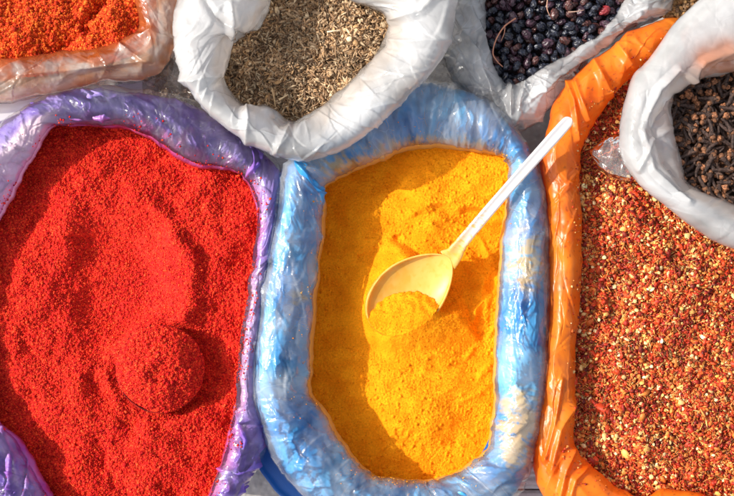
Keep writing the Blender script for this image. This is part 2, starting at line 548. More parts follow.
def pur_crk(U, V, T, PX):
    return -.006 * np.abs(pn(U / .09 - .8 * V / .05, V / .045, 23)) + .0014 * facet(U, V, .034, 25, 1, .7, -.7) + folds(U, V, 240, 811, lambda c, g: g.normal(-.8 if g.random() < .7 else .7, .35), .055, .0040, .0026)


def pfilm_crk(U, V, T, PX):
    return .002 - .004 * np.abs(pn(U / .06 + .8 * V / .05, V / .03, 123)) + .0012 * facet(U, V, .030, 125, 1, .6, .8) + folds(U, V, 480, 812, lambda c, g: g.normal(-.8 if g.random() < .6 else .8, .4), .045, .0028, .0028)


def pur_col(U, V, T, PX):
    c = mixc(np.array([.24, .14, .58]), np.array([.47, .36, .80]), np.clip(.5 + .9 * fbm(U * 30, V * 22, 4, 51), 0, 1))
    x, y = PX[..., 0], PX[..., 1]
    n = fbm(U * 60, V * 50, 3, 52)
    pink = np.clip((1 - smooth(.05, .55 + .3 * n, T)), 0, 1) * .8
    pink = pink * (.45 + .55 * np.exp(-((x - 165) / 90) ** 2))
    c = mixc(c, np.array([.62, .06, .20]), pink)
    inl = np.clip(smooth(72, 40, x) * smooth(290, 200, y) * smooth(.8, .55, T), 0, 1)     # brightness of the lit left inner face, painted in as pale pink
    c = mixc(c, np.array([.90, .70, .76]), inl * .95)
    wp = np.clip(smooth(255, 275, y) * smooth(440, 380, y) * smooth(200, 230, x), 0, 1) * (T < 1.3)
    c = mixc(c, np.array([.62, .48, .66]), wp * .5)
    fl = smooth(.42, .6, fbm(U * 130, V * 130, 2, 61)) * np.exp(-(((x - 248) / 16) ** 2 + ((y - 325) / 55) ** 2)) + (1 - smooth(0, np.maximum(.05 + .05 * n, .01), T)) * .7
    return mixc(c, C_RED, np.clip(fl, 0, .9) * (T < 1.2))


def pclear_col(U, V, T, PX):
    c = np.full(U.shape + (3,), .85)
    x, y = PX[..., 0], PX[..., 1]
    n = fbm(U * 60, V * 50, 3, 72)
    return mixc(c, np.array([.75, .20, .30]), np.clip(1 - smooth(0, np.maximum(.26 + .2 * n, .05), T), 0, .5))


bag_sheet(PURPLE, .366, .366, .036, org, M_PURPLE, 'inner_bag', purple, pur_col, pur_crk, inset=.085,
          creases=[([(222, 470), (238, 474), (262, 462)], 6, .006), ([(222, 470), (232, 490)], 5, .004), ([(232, 400), (246, 440), (238, 470)], 5, .005),
                   ([(0, 430), (10, 455), (8, 490)], 6, .006), ([(243, 180), (258, 165)], 5, .005), ([(60, 118), (130, 118)], 6, .004)])
bag_sheet(PURPLE, .366, .366, .036, org, M_CLEARP, 'clear_liner', purple, pclear_col, lambda U, V, T, PX: pfilm_crk(U, V + 3, T, PX), offset=.0022, body=False)

# --- orange bag of chilli flakes
ORANGE = [(860, 330, 810, 330), (850, 480, 800, 470), (770, 535, 740, 500), (695, 545, 695, 492), (665, 545, 665, 489), (636, 542, 640, 497), (590, 535, 612, 484),
          (550, 507, 590, 463), (533, 470, 575, 446), (534, 435, 575, 420), (541, 390, 576, 385), (545, 330, 578, 330), (547, 270, 582, 265),
          (546, 210, 582, 210), (540, 160, 580, 165), (546, 122, 588, 136), (560, 90, 604, 108), (582, 66, 620, 87), (602, 50, 640, 70),
          (625, 32, 658, 54), (655, 20, 676, 46, -.004), (690, 22, 682, 70, -.02), (715, 70, 684, 110, -.03), (720, 125, 690, 145, -.03), (745, 165, 722, 190, -.03),
          (800, 195, 775, 222, -.03), (855, 250, 806, 262, -.02)]
org = (float(P(690, 320, 0.)[0]), float(P(690, 320, 0.)[1]), 0.0)
orange = tag(empty('plastic_bag', org), 'orange plastic bag full of coarse red chilli flakes and seeds', 'bag', 'open bags of spice')


def ora_crk(U, V, T, PX):
    top = smooth(170, 110, PX[..., 1])
    r = np.abs(pn(U / .055 - 1.0 * V / .05, V / .10, 33))
    lon = np.abs(pn(U / .2, V / .03 + U * 3, 34))
    return -.008 * r * (.25 + top) - .004 * lon * (1 - top) + .0010 * facet(U, V, .03, 35, .8, .6, -.6) + folds(U, V, 150, 821, lambda c, g: g.normal(-.95 if g.random() < .5 else .05, .3), .065, .0046, .0014)


def ora_col(U, V, T, PX):
    x, y = PX[..., 0], PX[..., 1]
    c = mixc(np.array([.90, .17, .008]), np.array([.95, .27, .020]), np.clip(.5 + .8 * fbm(U * 20, V * 15, 3, 81), 0, 1))
    dust = np.clip(.25 + .9 * fbm(U * 35, V * 35, 4, 82), 0, 1) * smooth(120, 170, y) * smooth(480, 380, y) * .5
    c = mixc(c, np.array([.55, .13, .05]), dust * (T < 1.3))
    fl = smooth(.55, .68, fbm(U * 170, V * 170, 2, 83)) * .5 * (T < 1.1)
    return mixc(c, np.array([.3, .05, .02]), fl)


bag_sheet(ORANGE, .374, .372, .033, org, M_ORANGE, 'inner_bag', orange, ora_col, ora_crk, inset=.07,
          creases=[([(566, 80), (574, 100), (578, 140)], 5, .006), ([(575, 80), (588, 120)], 4, .004), ([(595, 62), (612, 95)], 7, .006), ([(618, 45), (637, 72)], 7, .005),
                   ([(636, 38), (655, 58)], 6, .003), ([(574, 450), (566, 470), (560, 500)], 6, .006), ([(576, 400), (560, 430), (552, 470)], 7, .006),
                   ([(590, 465), (575, 480), (570, 500)], 5, .005), ([(562, 380), (556, 420), (545, 460)], 5, .004)])

# --- milky white bag of cumin
CUMIN = [(240, -80, 290, -45), (185, -40, 276, -20), (175, 5, 268, 4), (173, 30, 256, 30), (175, 48, 236, 31), (178, 64, 230, 50), (189, 90, 222, 76), (206, 110, 233, 95),
         (229, 130, 246, 107), (258, 149, 268, 108), (292, 160, 290, 122), (325, 157, 303, 120), (355, 144, 325, 106), (385, 120, 348, 86), (412, 93, 370, 65),
         (437, 66, 386, 42), (451, 38, 388, 20), (456, 5, 376, 9), (458, -25, 352, 0), (420, -70, 335, -20), (330, -90, 318, -40)]
org = (float(P(315, 30, 0.)[0]), float(P(315, 30, 0.)[1]), 0.0)
cumin = tag(empty('plastic_bag', org), 'milky white plastic bag full of pale brown cumin seeds', 'bag', 'open bags of spice')


def whi_crk(U, V, T, PX):
    r = np.abs(pn(U / .11 + .5 * V / .06, V / .14, 43))
    return -.006 * r * smooth(.9, .3, T) + .0030 * facet(U, V, .060, 45, .8, .6, .3, .2) * (.5 + smooth(.8, .2, T)) + .0007 * facet(U, V, .026, 46, 1, .5, .6, .2) + folds(U, V, 190, 831 + int(U[5, 3] * 1e4) % 7, lambda c, g: g.normal(1.2 if g.random() < .6 else .3, .5), .075, .0036, .0016, (0, .14))


def whi_col(U, V, T, PX):
    c = mixc(np.array([.86, .87, .88]), np.array([.92, .925, .925]), np.clip(.5 + fbm(U * 15, V * 15, 3, 91), 0, 1))
    warm = np.clip((1 - smooth(0, .45, T)) * (.4 + .8 * fbm(U * 25, V * 25, 3, 92)), 0, .4)
    return mixc(c, np.array([.75, .55, .38]), warm)


bag_sheet(CUMIN, .402, .424, .044, org, M_WHITE, 'bag_mouth', cumin, whi_col, whi_crk, inset=.0, rollin=1.05, skirt=.04,
          creases=[([(222, 76), (195, 82), (180, 78)], 10, .007), ([(246, 107), (248, 140)], 9, .006), ([(282, 113), (268, 108), (252, 108)], 6, .004),
                   ([(230, 5), (232, 30), (224, 72)], 7, .010), ([(236, 31), (215, 15), (205, 0)], 6, -.006), ([(290, 122), (278, 150)], 8, .005),
                   ([(385, 40), (410, 42), (446, 40)], 8, .006), ([(388, 20), (420, 12), (440, -10)], 8, .007), ([(325, 106), (300, 130)], 8, .003)])

def inner_ctrl(ctrl, k):
    out = []
    for q in ctrl:
        dx, dy = q[2] - q[0], q[3] - q[1]; L_ = math.hypot(dx, dy)
        out.append((q[0] + dx * .25, q[1] + dy * .25, q[2] + dx / L_ * k, q[3] + dy / L_ * k))
    return out


bag_sheet(inner_ctrl(CUMIN, 3), .402, .424, .030, org, M_INNER, 'inner_fold', cumin, whi_col, lambda U, V, T, PX: whi_crk(U + 8, V + 5, T, PX) * .5 - .001, body=False, skirt=.03)

# --- milky white bag of cloves
CLOVE = [(850, 20, 830, 60), (790, -50, 785, 50), (745, -45, 765, 60), (703, -4, 745, 68), (674, 24, 716, 76), (650, 58, 696, 81), (633, 75, 678, 91), (624, 100, 671, 104),
         (618, 130, 674, 128), (621, 158, 680, 156), (640, 186, 686, 180), (668, 208, 702, 192), (695, 229, 722, 200), (725, 246, 745, 210), (775, 256, 780, 214),
         (850, 240, 830, 185), (880, 140, 850, 120)]
org = (float(P(750, 130, 0.)[0]), float(P(750, 130, 0.)[1]), 0.0)
clove_bag = tag(empty('plastic_bag', org), 'milky white plastic bag full of dark brown cloves', 'bag', 'open bags of spice')


def clv_col(U, V, T, PX):
    x, y = PX[..., 0], PX[..., 1]
    c = whi_col(U, V, T, PX)
    pk = np.exp(-(((x - 718) / 26) ** 2 + ((y - 58) / 22) ** 2)) * smooth(.75, .3, T)
    return mixc(c, np.array([.72, .25, .10]), np.clip(pk * 1.2 + .5 * pk * fbm(U * 30, V * 30, 3, 5), 0, .85))


bag_sheet(CLOVE, .414, .414, .044, org, M_WHITE, 'bag_mouth', clove_bag, clv_col, lambda U, V, T, PX: whi_crk(U + 3, V + 2, T, PX), inset=.0, rollin=1.2, skirt=.04,
          creases=[([(671, 104), (660, 125), (668, 160), (684, 178)], 7, -.006), ([(700, 80), (680, 70), (660, 90), (648, 120)], 8, .006), ([(734, 50), (705, 62), (680, 92)], 7, .007),
                   ([(645, 130), (655, 170), (690, 200)], 8, .004), ([(674, 128), (655, 140), (640, 170)], 5, .004), ([(720, 66), (740, 62)], 5, -.006)])

bag_sheet(inner_ctrl(CLOVE, 1), .414, .414, .028, org, M_INNER, 'inner_fold', clove_bag, whi_col, lambda U, V, T, PX: whi_crk(U + 1, V + 7, T, PX) * .5 - .001, body=False, skirt=.03)

# --- clear bag of dried berries
BERRY = [(500, -100, 520, -65), (445, -60, 492, -35), (446, 0, 487, -2), (446, 35, 486, 25), (444, 60, 490, 52), (460, 90, 497, 70), (484, 110, 503, 79), (511, 130, 510, 84),
         (540, 120, 522, 79), (562, 94, 542, 68), (585, 66, 572, 52), (612, 38, 598, 35), (645, 22, 614, 18), (678, 5, 624, 0), (700, -40, 640, -35), (600, -110, 590, -70)]
org = (float(P(560, 10, 0.)[0]), float(P(560, 10, 0.)[1]), 0.0)
berry_bag = tag(empty('plastic_bag', org), 'clear crinkled plastic bag full of black dried berries', 'bag', 'open bags of spice')


def cle_crk(U, V, T, PX):
    r = np.abs(pn(U / .07 + .6 * V / .05, V / .06, 63))
    return -.006 * r + .0030 * facet(U, V, .030, 65, .8, .6, .5) + .0008 * facet(U, V, .014, 66, 1, .6, -.5) + folds(U, V, 480, 841, lambda c, g: g.normal(.9 if g.random() < .6 else -.4, .45), .045, .0032, .0024)


def cle_col(U, V, T, PX):
    return np.full(U.shape + (3,), .90) * np.array([.98, .99, 1.0])


bag_sheet(BERRY, .368, .352, .034, org, M_GLASSY, 'bag_mouth', berry_bag, cle_col, cle_crk, inset=.06,
          creases=[([(510, 84), (511, 130)], 6, .010), ([(452, 10), (470, 40), (500, 110)], 6, .007), ([(470, 8), (484, 40), (497, 72)], 4, .006), ([(450, 40), (472, 30)], 5, .006),
                   ([(525, 84), (515, 120)], 5, .006), ([(530, 100), (580, 62), (640, 15)], 6, .005)])
bag_sheet(BERRY, .355, .34, .028, org, M_GLASSY, 'inner_layer', berry_bag, cle_col, lambda U, V, T, PX: cle_crk(U + 5, V, T, PX), offset=-.004, inset=.065, step=.002)

# --- peach bag top left
PEACH = [(-90, -20, -60, -20), (-60, 100, -40, 60), (0, 103, 0, 58), (40, 97, 35, 54), (88, 87, 75, 49), (130, 83, 105, 45), (156, 76, 126, 38), (172, 60, 138, 27),
         (180, 32, 136, 10), (182, 0, 134, -6), (185, -40, 130, -40), (100, -110, 80, -80), (-30, -110, -20, -80)]
org = (float(P(40, 0, 0.)[0]), float(P(40, 0, 0.)[1]), 0.0)
peach = tag(empty('plastic_bag', org), 'clear peach tinted plastic bag full of orange red powder', 'bag', 'open bags of spice')


def pea_col(U, V, T, PX):
    x, y = PX[..., 0], PX[..., 1]
    n = fbm(U * 40, V * 40, 4, 111)
    c = mixc(np.array([.88, .76, .66]), np.array([.86, .46, .24]), np.clip(.45 + n * .9, 0, 1))
    c = mixc(c, np.array([.76, .16, .02]), np.clip(1 - smooth(.05, .5 + .3 * n, T), 0, .9))
    c = mixc(c, np.array([.82, .34, .12]), smooth(.75, .98, T) * .5)
    return c


bag_sheet(PEACH, .372, .358, .032, org, M_PEACH, 'bag_mouth', peach, pea_col, lambda U, V, T, PX: cle_crk(U + 9, V + 4, T, PX), inset=.06,
          creases=[([(120, 45), (140, 58), (152, 62)], 5, .005), ([(126, 38), (150, 30), (172, 40)], 6, .005), ([(20, 75), (90, 68), (150, 60)], 6, .004)])
PS = [(-100, -20), (-70, 118), (-10, 124), (25, 112), (55, 96), (88, 84), (125, 76), (150, 66), (162, 40), (165, 0), (160, -50), (80, -110), (-40, -110)]
wall(PS, [(.352, -.03), (.350, -.006), (.335, .0), (.25, -.01), (.1, -.03), (.02, -.04)], org, M_SACK, 'outer_sack', peach, [.72, .70, .68])

# ------------------------------------------------------------------ spices
def powder(name, ctrl, z0, zf, colf, mat, expand=13, res=.00085, box=(-25, -25, 760, 522)):
    c = np.array([k[2:4] for k in ctrl], float)
    poly = resample(catmull(c, 12), 160)[0]
    w = P(poly[:, 0], poly[:, 1], z0)
    lo = w[:, :2].min(0) - .03; hi = w[:, :2].max(0) + .03
    b = P(np.array([box[0], box[2], box[0], box[2]]), np.array([box[1], box[1], box[3], box[3]]), z0)
    lo = np.maximum(lo, b[:, :2].min(0)); hi = np.minimum(hi, b[:, :2].max(0))
    x = np.arange(lo[0], hi[0], res); y = np.arange(lo[1], hi[1], res)
    X, Y = np.meshgrid(x, y, indexing='ij')
    px, py = Q(X, Y, z0)
    keep = inside(px, py, poly) | (dist_poly(px, py, poly) < expand)
    d = np.where(inside(px, py, poly), dist_poly(px, py, poly), 0)
    Zz = zf(px, py, X, Y, d)
    f = grid_faces(len(x), len(y), False)
    k = keep.ravel()
    f = f[k[f].all(1)]
    used = np.zeros(k.size, bool); used[f.ravel()] = True
    idx = np.cumsum(used) - 1
    verts = np.stack([X, Y, Zz], -1).reshape(-1, 3)[used]
    col = colf(px, py, X, Y, Zz).reshape(-1, 3)[used]
    me = mesh_np(name, verts, idx[f], mat, col=col)
    return link(name, me), (lambda qx, qy: sampler(x, y, Zz, qx, qy)), poly


def sampler(x, y, Zz, qx, qy):
    i = np.clip(((qx - x[0]) / (x[1] - x[0])).astype(int), 0, len(x) - 1)
    j = np.clip(((qy - y[0]) / (y[1] - y[0])).astype(int), 0, len(y) - 1)
    return Zz[i, j]


def rotmats(n, tilt, rg):
    yaw = rg.random(n) * 2 * np.pi
    a = rg.normal(0, tilt, n); b = rg.normal(0, tilt, n)
    cz, sz = np.cos(yaw), np.sin(yaw); ca, sa = np.cos(a), np.sin(a); cb, sb = np.cos(b), np.sin(b)
    Rz = np.zeros((n, 3, 3)); Rz[:, 0, 0] = cz; Rz[:, 0, 1] = -sz; Rz[:, 1, 0] = sz; Rz[:, 1, 1] = cz; Rz[:, 2, 2] = 1
    Ra = np.zeros((n, 3, 3)); Ra[:, 0, 0] = 1; Ra[:, 1, 1] = ca; Ra[:, 1, 2] = -sa; Ra[:, 2, 1] = sa; Ra[:, 2, 2] = ca
    Rb = np.zeros((n, 3, 3)); Rb[:, 1, 1] = 1; Rb[:, 0, 0] = cb; Rb[:, 0, 2] = sb; Rb[:, 2, 0] = -sb; Rb[:, 2, 2] = cb
    return Rb @ Ra @ Rz


def spread(tv, tf, pos, R, scale, jit, rg):
    """many copies of a small template joined into one mass; each copy is deformed a little"""
    n = len(pos)
    v = tv[None] * scale[:, None, :] * (1 + rg.normal(0, jit, (n, len(tv), 3)))
    v = np.einsum('nij,nkj->nki', R, v) + pos[:, None]
    f = tf[None] + (np.arange(n) * len(tv))[:, None, None]
    return v.reshape(-1, 3), f.reshape(-1, tf.shape[1])


def pts_in(poly, n, z, rg, expand=6, box=(-12, -12, 746, 508)):
    out = []
    lo = np.maximum(poly.min(0) - 8, box[:2]); hi = np.minimum(poly.max(0) + 8, box[2:])
    while sum(map(len, out)) < n:
        q = lo + rg.random((n, 2)) * (hi - lo)
        m = inside(q[:, 0], q[:, 1], poly)
        d = dist_poly(q[:, 0], q[:, 1], poly)
        out.append(q[m | (d < expand)])
    q = np.concatenate(out)[:n]
    w = P(q[:, 0], q[:, 1], z)
    return q, w


OCT_V = np.array([[1, 0, 0], [-1, 0, 0], [0, 1, 0], [0, -1, 0], [0, 0, 1], [0, 0, -1]], float)
OCT_F = np.array([[0, 2, 4], [2, 1, 4], [1, 3, 4], [3, 0, 4], [2, 0, 5], [1, 2, 5], [3, 1, 5], [0, 3, 5]])


def spindle(n=6, prof=((-1, 0.05), (-.6, .7), (0, 1), (.6, .75), (1, .08))):
    v = []
    for x, r in prof:
        for k in range(n):
            a = 2 * np.pi * k / n
            v.append((x, r * math.cos(a), r * math.sin(a)))
    f = []
    for i in range(len(prof) - 1):
        for k in range(n):
            a = i * n + k; b = i * n + (k + 1) % n
            f += [(a, b, b + n), (a, b + n, a + n)]
    for k in range(1, n - 1):
        f.append((0, k + 1, k)); e = (len(prof) - 1) * n; f.append((e, e + k, e + k + 1))
    return np.array(v), np.array(f)


# ---- spoon frame (used by the turmeric too)
NECK = P(449, 259, .379); TIP = P(373, 326, .362); HEND = P(571, 118, .443)
SP_C = (NECK + TIP) / 2
ax_l = (TIP - NECK); SP_L = np.linalg.norm(ax_l) / 2; ax_l = ax_l / np.linalg.norm(ax_l)
ax_w = np.cross(np.array([0, 0, 1.]), ax_l); ax_w /= np.linalg.norm(ax_w)
ax_n = np.cross(ax_l, ax_w)
SP_W = .0355
SP_D = .0145


def spoon_uv(X, Y):
    dx = X - SP_C[0]; dy = Y - SP_C[1]
    return (dx * ax_l[0] + dy * ax_l[1]) / SP_L, (dx * ax_w[0] + dy * ax_w[1]) / SP_W


def spoon_half(s):
    """half width of the bowl along its axis, s from -1 (neck) to 1 (tip)"""
    q = np.clip(1 - np.abs(s) ** np.where(s > 0, 2.2, 1.75), 0, 1)
    return q ** np.where(s > 0, .5, .62) * (1 + .10 * s)


M_TURM = mat_tint('turmeric_powder', .95, (900, .0006), .05)
M_RED = mat_tint('red_pepper_powder', .8, (700, .0007), .15)
M_SEED = mat_tint('dry_seeds', .6, (900, .0004), .3)
M_FLAKE = mat_tint('dry_flakes', .5, (900, .0003), .35)

# turmeric
def turm_z(px, py, X, Y, d):
    z = .334 + .012 * smooth(5, 80, d)
    z = z + .010 * np.exp(-(((px - 430) / 75) ** 2 + ((py - 215) / 50) ** 2))
    z = z + .008 * np.exp(-(((px - 420) / 60) ** 2 + ((py - 400) / 60) ** 2))
    z = z + .008 * smooth(60, 0, np.abs(px - 500)) * smooth(330, 180, py)
    z = z + .017 * smooth(215, 155, py) * smooth(375, 420, px)
    # old scoop terrace: curved step under the top rim
    r = np.hypot((px - 452) / 1.25, py - 285)
    z = z + .009 * smooth(72, 80, r + 6 * pn(px / 18, py / 18, 4)) * smooth(400, 430, px) * smooth(330, 250, py)
    r3 = np.hypot(px - 432, (py - 292) * .95)
    for k_, (ra, am) in enumerate(((50, .0035), (60, .003), (70, .0035), (95, .003), (108, .0025))):
        z = z + am * np.exp(-((r3 - ra - 5 * pn(px / 20, py / 20, 60 + k_)) / 3.2) ** 2) * np.clip(.3 + 1.3 * pn(px / 26, py / 26, 70 + k_), 0, 1) * smooth(405, 440, px)
    z = z - .005 * np.exp(-(((px - 405) / 30) ** 2 + ((py - 232) / 12) ** 2))
    crk = dist_poly(px, py, [(362, 258), (375, 254), (392, 244), (398, 238)], False) + 3 * pn(px / 6, py / 6, 8)
    z = z - .006 * np.clip(1 - crk / 5, 0, 1)
    crk = dist_poly(px, py, [(395, 440), (420, 448), (445, 448), (455, 443)], False) + 4 * pn(px / 7, py / 7, 9)
    z = z - .002 * np.clip(1 - crk / 6, 0, 1) + .003 * smooth(438, 450, py) * smooth(400, 420, px)
    crk = dist_poly(px, py, [(400, 432), (414, 436)], False) + 3 * pn(px / 5, py / 5, 10)
    z = z - .003 * np.clip(1 - crk / 5, 0, 1)
    z = z + .006 * np.clip(1 - np.abs(np.hypot(px - 437, py - 290) - 46 - 5 * pn(px / 16, py / 16, 5)) / 9, 0, 1) * smooth(400, 440, px + py - 290) * smooth(-40, 20, (px - 430) + (py - 290))
    z = z - .008 * np.exp(-(((px - 466) / 12) ** 2 + ((py - 285) / 26) ** 2))
    z = z + .0032 * fbm(X * 17, Y * 17, 3, 3) + .0006 * np.maximum(fbm(X * 80, Y * 80, 3, 9), -.2)
    z = z + (.00055 * fbm(X * 420, Y * 420, 2, 6)) * (.6 + .8 * np.clip(.5 + fbm(X * 25, Y * 25, 2, 77), 0, 1))
    f1, f2, cid = worley(X * 180, Y * 180, 3)
    z = z + .0016 * smooth(.45, .1, f1) * (cid > .86)
    # powder round and in the spoon
    s, w = spoon_uv(X, Y)
    hw = spoon_half(s)
    inb = (np.abs(s) < 1) & (np.abs(w) < hw)
    rr = np.hypot(s, w / 1.03)
    rimz = SP_C[2] + ax_l[2] * np.clip(s, -1, 1.3) * SP_L
    floor = rimz - SP_D * np.clip(1 - np.clip(rr, 0, 1) ** 2, 0, 1) ** .6
    curve = np.interp(px, [366, 378, 394, 409, 424, 434, 439, 443, 450], [318, 303, 293.5, 291, 293, 300, 308, 318, 340])
    below = py - curve + 2.2 * pn(px / 7, py / 7, 12)            # photo pixels past the heap's edge
    dome = np.exp(-(((px - 412) / 30) ** 2 + ((py - 318) / 22) ** 2))
    level = rimz + .0012 + .0075 * dome + .0012 * fbm(X * 60, Y * 60, 3, 2) + .0004 * fbm(X * 420, Y * 420, 2, 6)
    heap = np.where(below > 0, np.minimum(level, floor + .0009 * below), floor - .004)
    lowside = smooth(283, 312, py) * smooth(374, 392, px)
    dist = np.clip(rr - 1, 0, 2) * .045
    z_low = level - .50 * dist
    z_left = rimz - .0045 - .65 * dist
    apr = np.where(lowside > 0, z_left * (1 - lowside) + z_low * lowside, z_left)
    apr = apr - .06 * smooth(-.35, -1.1, s)
    k_ = .004
    hm = np.clip(.5 + .5 * (apr - z) / k_, 0, 1)
    z_out = z + (apr - z) * hm + k_ * hm * (1 - hm)              # soft maximum
    right = smooth(428, 446, px) * smooth(322, 300, py) * smooth(1.75, 1.15, rr) * smooth(-1.15, -.7, s)
    z_out = z_out * (1 - right) + np.minimum(z - .001, rimz - .006) * right
    return np.where(inb, heap, z_out)


def turm_c(px, py, X, Y, z):
    n = fbm(X * 45, Y * 45, 4, 14)
    c = mixc(np.array([.83, .25, .005]), np.array([.92, .325, .008]), np.clip(.5 + n, 0, 1))
    g = fbm(X * 500, Y * 500, 2, 15)
    return c * (1 + .16 * g)[..., None]


o, turm_s, turm_poly = powder('turmeric_powder', BLUE, .35, turm_z, turm_c, M_TURM, res=.0007)
tag(o, 'fine yellow orange turmeric powder filling the blue bag', 'turmeric', kind='stuff')

# red pepper
SCX, SCY, SCR = 161, 369, 43.5
SC_W = P(SCX, SCY, .372)


def red_z(px, py, X, Y, d):
    z = .352 + .012 * smooth(0, 60, d)
    wx = 7 * pn(px / 30, py / 30, 41); wy = 7 * pn(px / 30 + 9, py / 30, 42)
    # smooth scooped track with a raised right lip
    e = np.hypot((px + wx * .5 - 112) / 78, (py + wy * .5 - 285) / 92)
    z = z - .022 * smooth(1.0, .35, e) * smooth(40, 110, px) + .006 * np.exp(-((e - 1.02) / .09) ** 2) * smooth(110, 150, px) * smooth(370, 300, py)
    z = z - .008 * np.exp(-(((px - 60) / 40) ** 2 + ((py - 345) / 40) ** 2))
    z = z - .009 * np.exp(-(((px - 95) / 16) ** 2 + ((py - 392) / 18) ** 2))
    z = z - .008 * np.exp(-(((px - 98) / 10) ** 2 + ((py - 460) / 26) ** 2))
    z = z - .010 * np.exp(-(((px - 155) / 16) ** 2 + ((py - 158) / 9) ** 2))
    z = z + .010 * np.exp(-(((px - 215) / 30) ** 2 + ((py - 200) / 40) ** 2))
    rough = 1 - .75 * smooth(.98, .8, e) * smooth(60, 120, px) * smooth(360, 320, py)
    z = z + (.0080 * fbm(X * 20, Y * 20, 2, 31) + .0016 * np.abs(fbm(X * 60, Y * 60, 3, 35)) - .0030 * smooth(.3, .8, fbm(X * 40, Y * 40, 2, 37)) + .0035 * np.abs(pn((X + Y) * 26, (X - Y) * 9, 38))) * rough
    z = z + .0013 * fbm(X * 300, Y * 300, 2, 33) * (.35 + .65 * rough)
    # hollow round the buried cup
    r = np.hypot(px - SCX, py - SCY)
    ang = np.arctan2(py - SCY, px - SCX)
    hol = np.exp(-(((px - 207) / 17) ** 2 + ((py - 362) / 30) ** 2))
    z = z - .018 * hol
    ring = smooth(SCR * 1.30, SCR * 1.02, r)
    lvl = .3640 + .0022 * pn(px / 8, py / 8, 2) - .007 * smooth(.35, .8, np.cos(ang - 2.1)) - .020 * smooth(0, .8, np.cos(ang - .1))
    z = z * (1 - ring) + lvl * ring
    return np.where(r < SCR * .93, .355, z)


def red_c(px, py, X, Y, z):
    c = mixc(np.array([.48, .010, .009]), np.array([.76, .032, .013]), np.clip(.5 + .5 * fbm(X * 120, Y * 120, 3, 44) + .5 * fbm(X * 12, Y * 12, 2, 46), 0, 1))
    return c * (1 + .22 * fbm(X * 600, Y * 600, 2, 45))[..., None]


def add_grains(name, base_obj, zs, poly, n, size, cols, mat, z0, seed, lift=.0, boxes=None, mask=None):
    """loose grains lying on a powder, joined into the powder's own mesh data later"""
    rg = np.random.default_rng(seed)
    q, w = pts_in(poly, n, z0, rg)
    if mask is not None:
        m = mask(q[:, 0], q[:, 1], rg); q = q[m]; w = w[m]
    z = zs(w[:, 0], w[:, 1])
    sc = size * np.exp(rg.normal(0, .3, (len(q), 1))) * (1 + rg.normal(0, .22, (len(q), 3)))
    pos = np.column_stack([w[:, :2], z + lift * sc[:, 0]])
    v, f = spread(OCT_V, OCT_F, pos, rotmats(len(q), .9, rg), sc, .12, rg)
    cc = cols[rg.integers(0, len(cols), len(q))] * (1 + rg.normal(0, .12, (len(q), 1)))
    return v, f, np.repeat(np.clip(cc, 0, 1), 6, 0)


def join_to(o, v, f, c):
    """append a triangle soup (converted to quads' mesh) to a powder mesh"""
    me = o.data
    n0 = len(me.vertices)
    co = np.empty(n0 * 3, np.float32); me.vertices.foreach_get('co', co)
    cl = np.empty(n0 * 4, np.float32); me.color_attributes['tint'].data.foreach_get('color', cl)
    lv = np.empty(len(me.loops), np.int32); me.loops.foreach_get('vertex_index', lv)
    ls = np.empty(len(me.polygons), np.int32); me.polygons.foreach_get('loop_total', ls)
    new = bpy.data.meshes.new(me.name)
    V = np.concatenate([co.reshape(-1, 3), np.asarray(v, np.float32)])
    LV = np.concatenate([lv, (np.asarray(f) + n0).astype(np.int32).ravel()])
    LT = np.concatenate([ls, np.full(len(f), f.shape[1], np.int32)])
    new.vertices.add(len(V)); new.vertices.foreach_set('co', V.ravel())
    new.loops.add(len(LV)); new.loops.foreach_set('vertex_index', LV)
    new.polygons.add(len(LT)); new.polygons.foreach_set('loop_start', np.r_[0, np.cumsum(LT)[:-1]].astype(np.int32))
    new.polygons.foreach_set('loop_total', LT)
    new.polygons.foreach_set('use_smooth', np.ones(len(LT), bool))
    at = new.color_attributes.new('tint', 'FLOAT_COLOR', 'POINT')
    C4 = np.ones((len(V), 4), np.float32); C4[:n0] = cl.reshape(-1, 4); C4[n0:, :3] = c
    at.data.foreach_set('color', C4.ravel())
    for m in me.materials: new.materials.append(m)
    new.update(calc_edges=True)
    o.data = new
    bpy.data.meshes.remove(me)


v, f, c = add_grains('g', o, turm_s, turm_poly, 30000, .00042, np.array([[.90, .33, .010], [.84, .27, .007], [.72, .20, .005]]), M_TURM, .35, 5, lift=.2)
join_to(o, v, f, c)

o, red_s, red_poly = powder('red_pepper_powder', PURPLE, .365, red_z, red_c, M_RED, res=.0008)
tag(o, 'coarse bright red pepper powder filling the purple bag', 'red pepper', kind='stuff')
REDS = np.array([[.70, .022, .012], [.56, .011, .010], [.80, .040, .015], [.40, .006, .008], [.84, .075, .020]])
v, f, c = add_grains('g', o, red_s, red_poly, 150000, .00080, REDS, M_RED, .365, 6, lift=.15,
                     mask=lambda x, y, rg: (rg.random(len(x)) < np.where(np.hypot((x - 112) / 78, (y - 285) / 92) < .9, np.where(y < 340, .55, 1), 1)) & (np.hypot(x - SCX, y - SCY) > SCR * .90))
join_to(o, v, f, c)

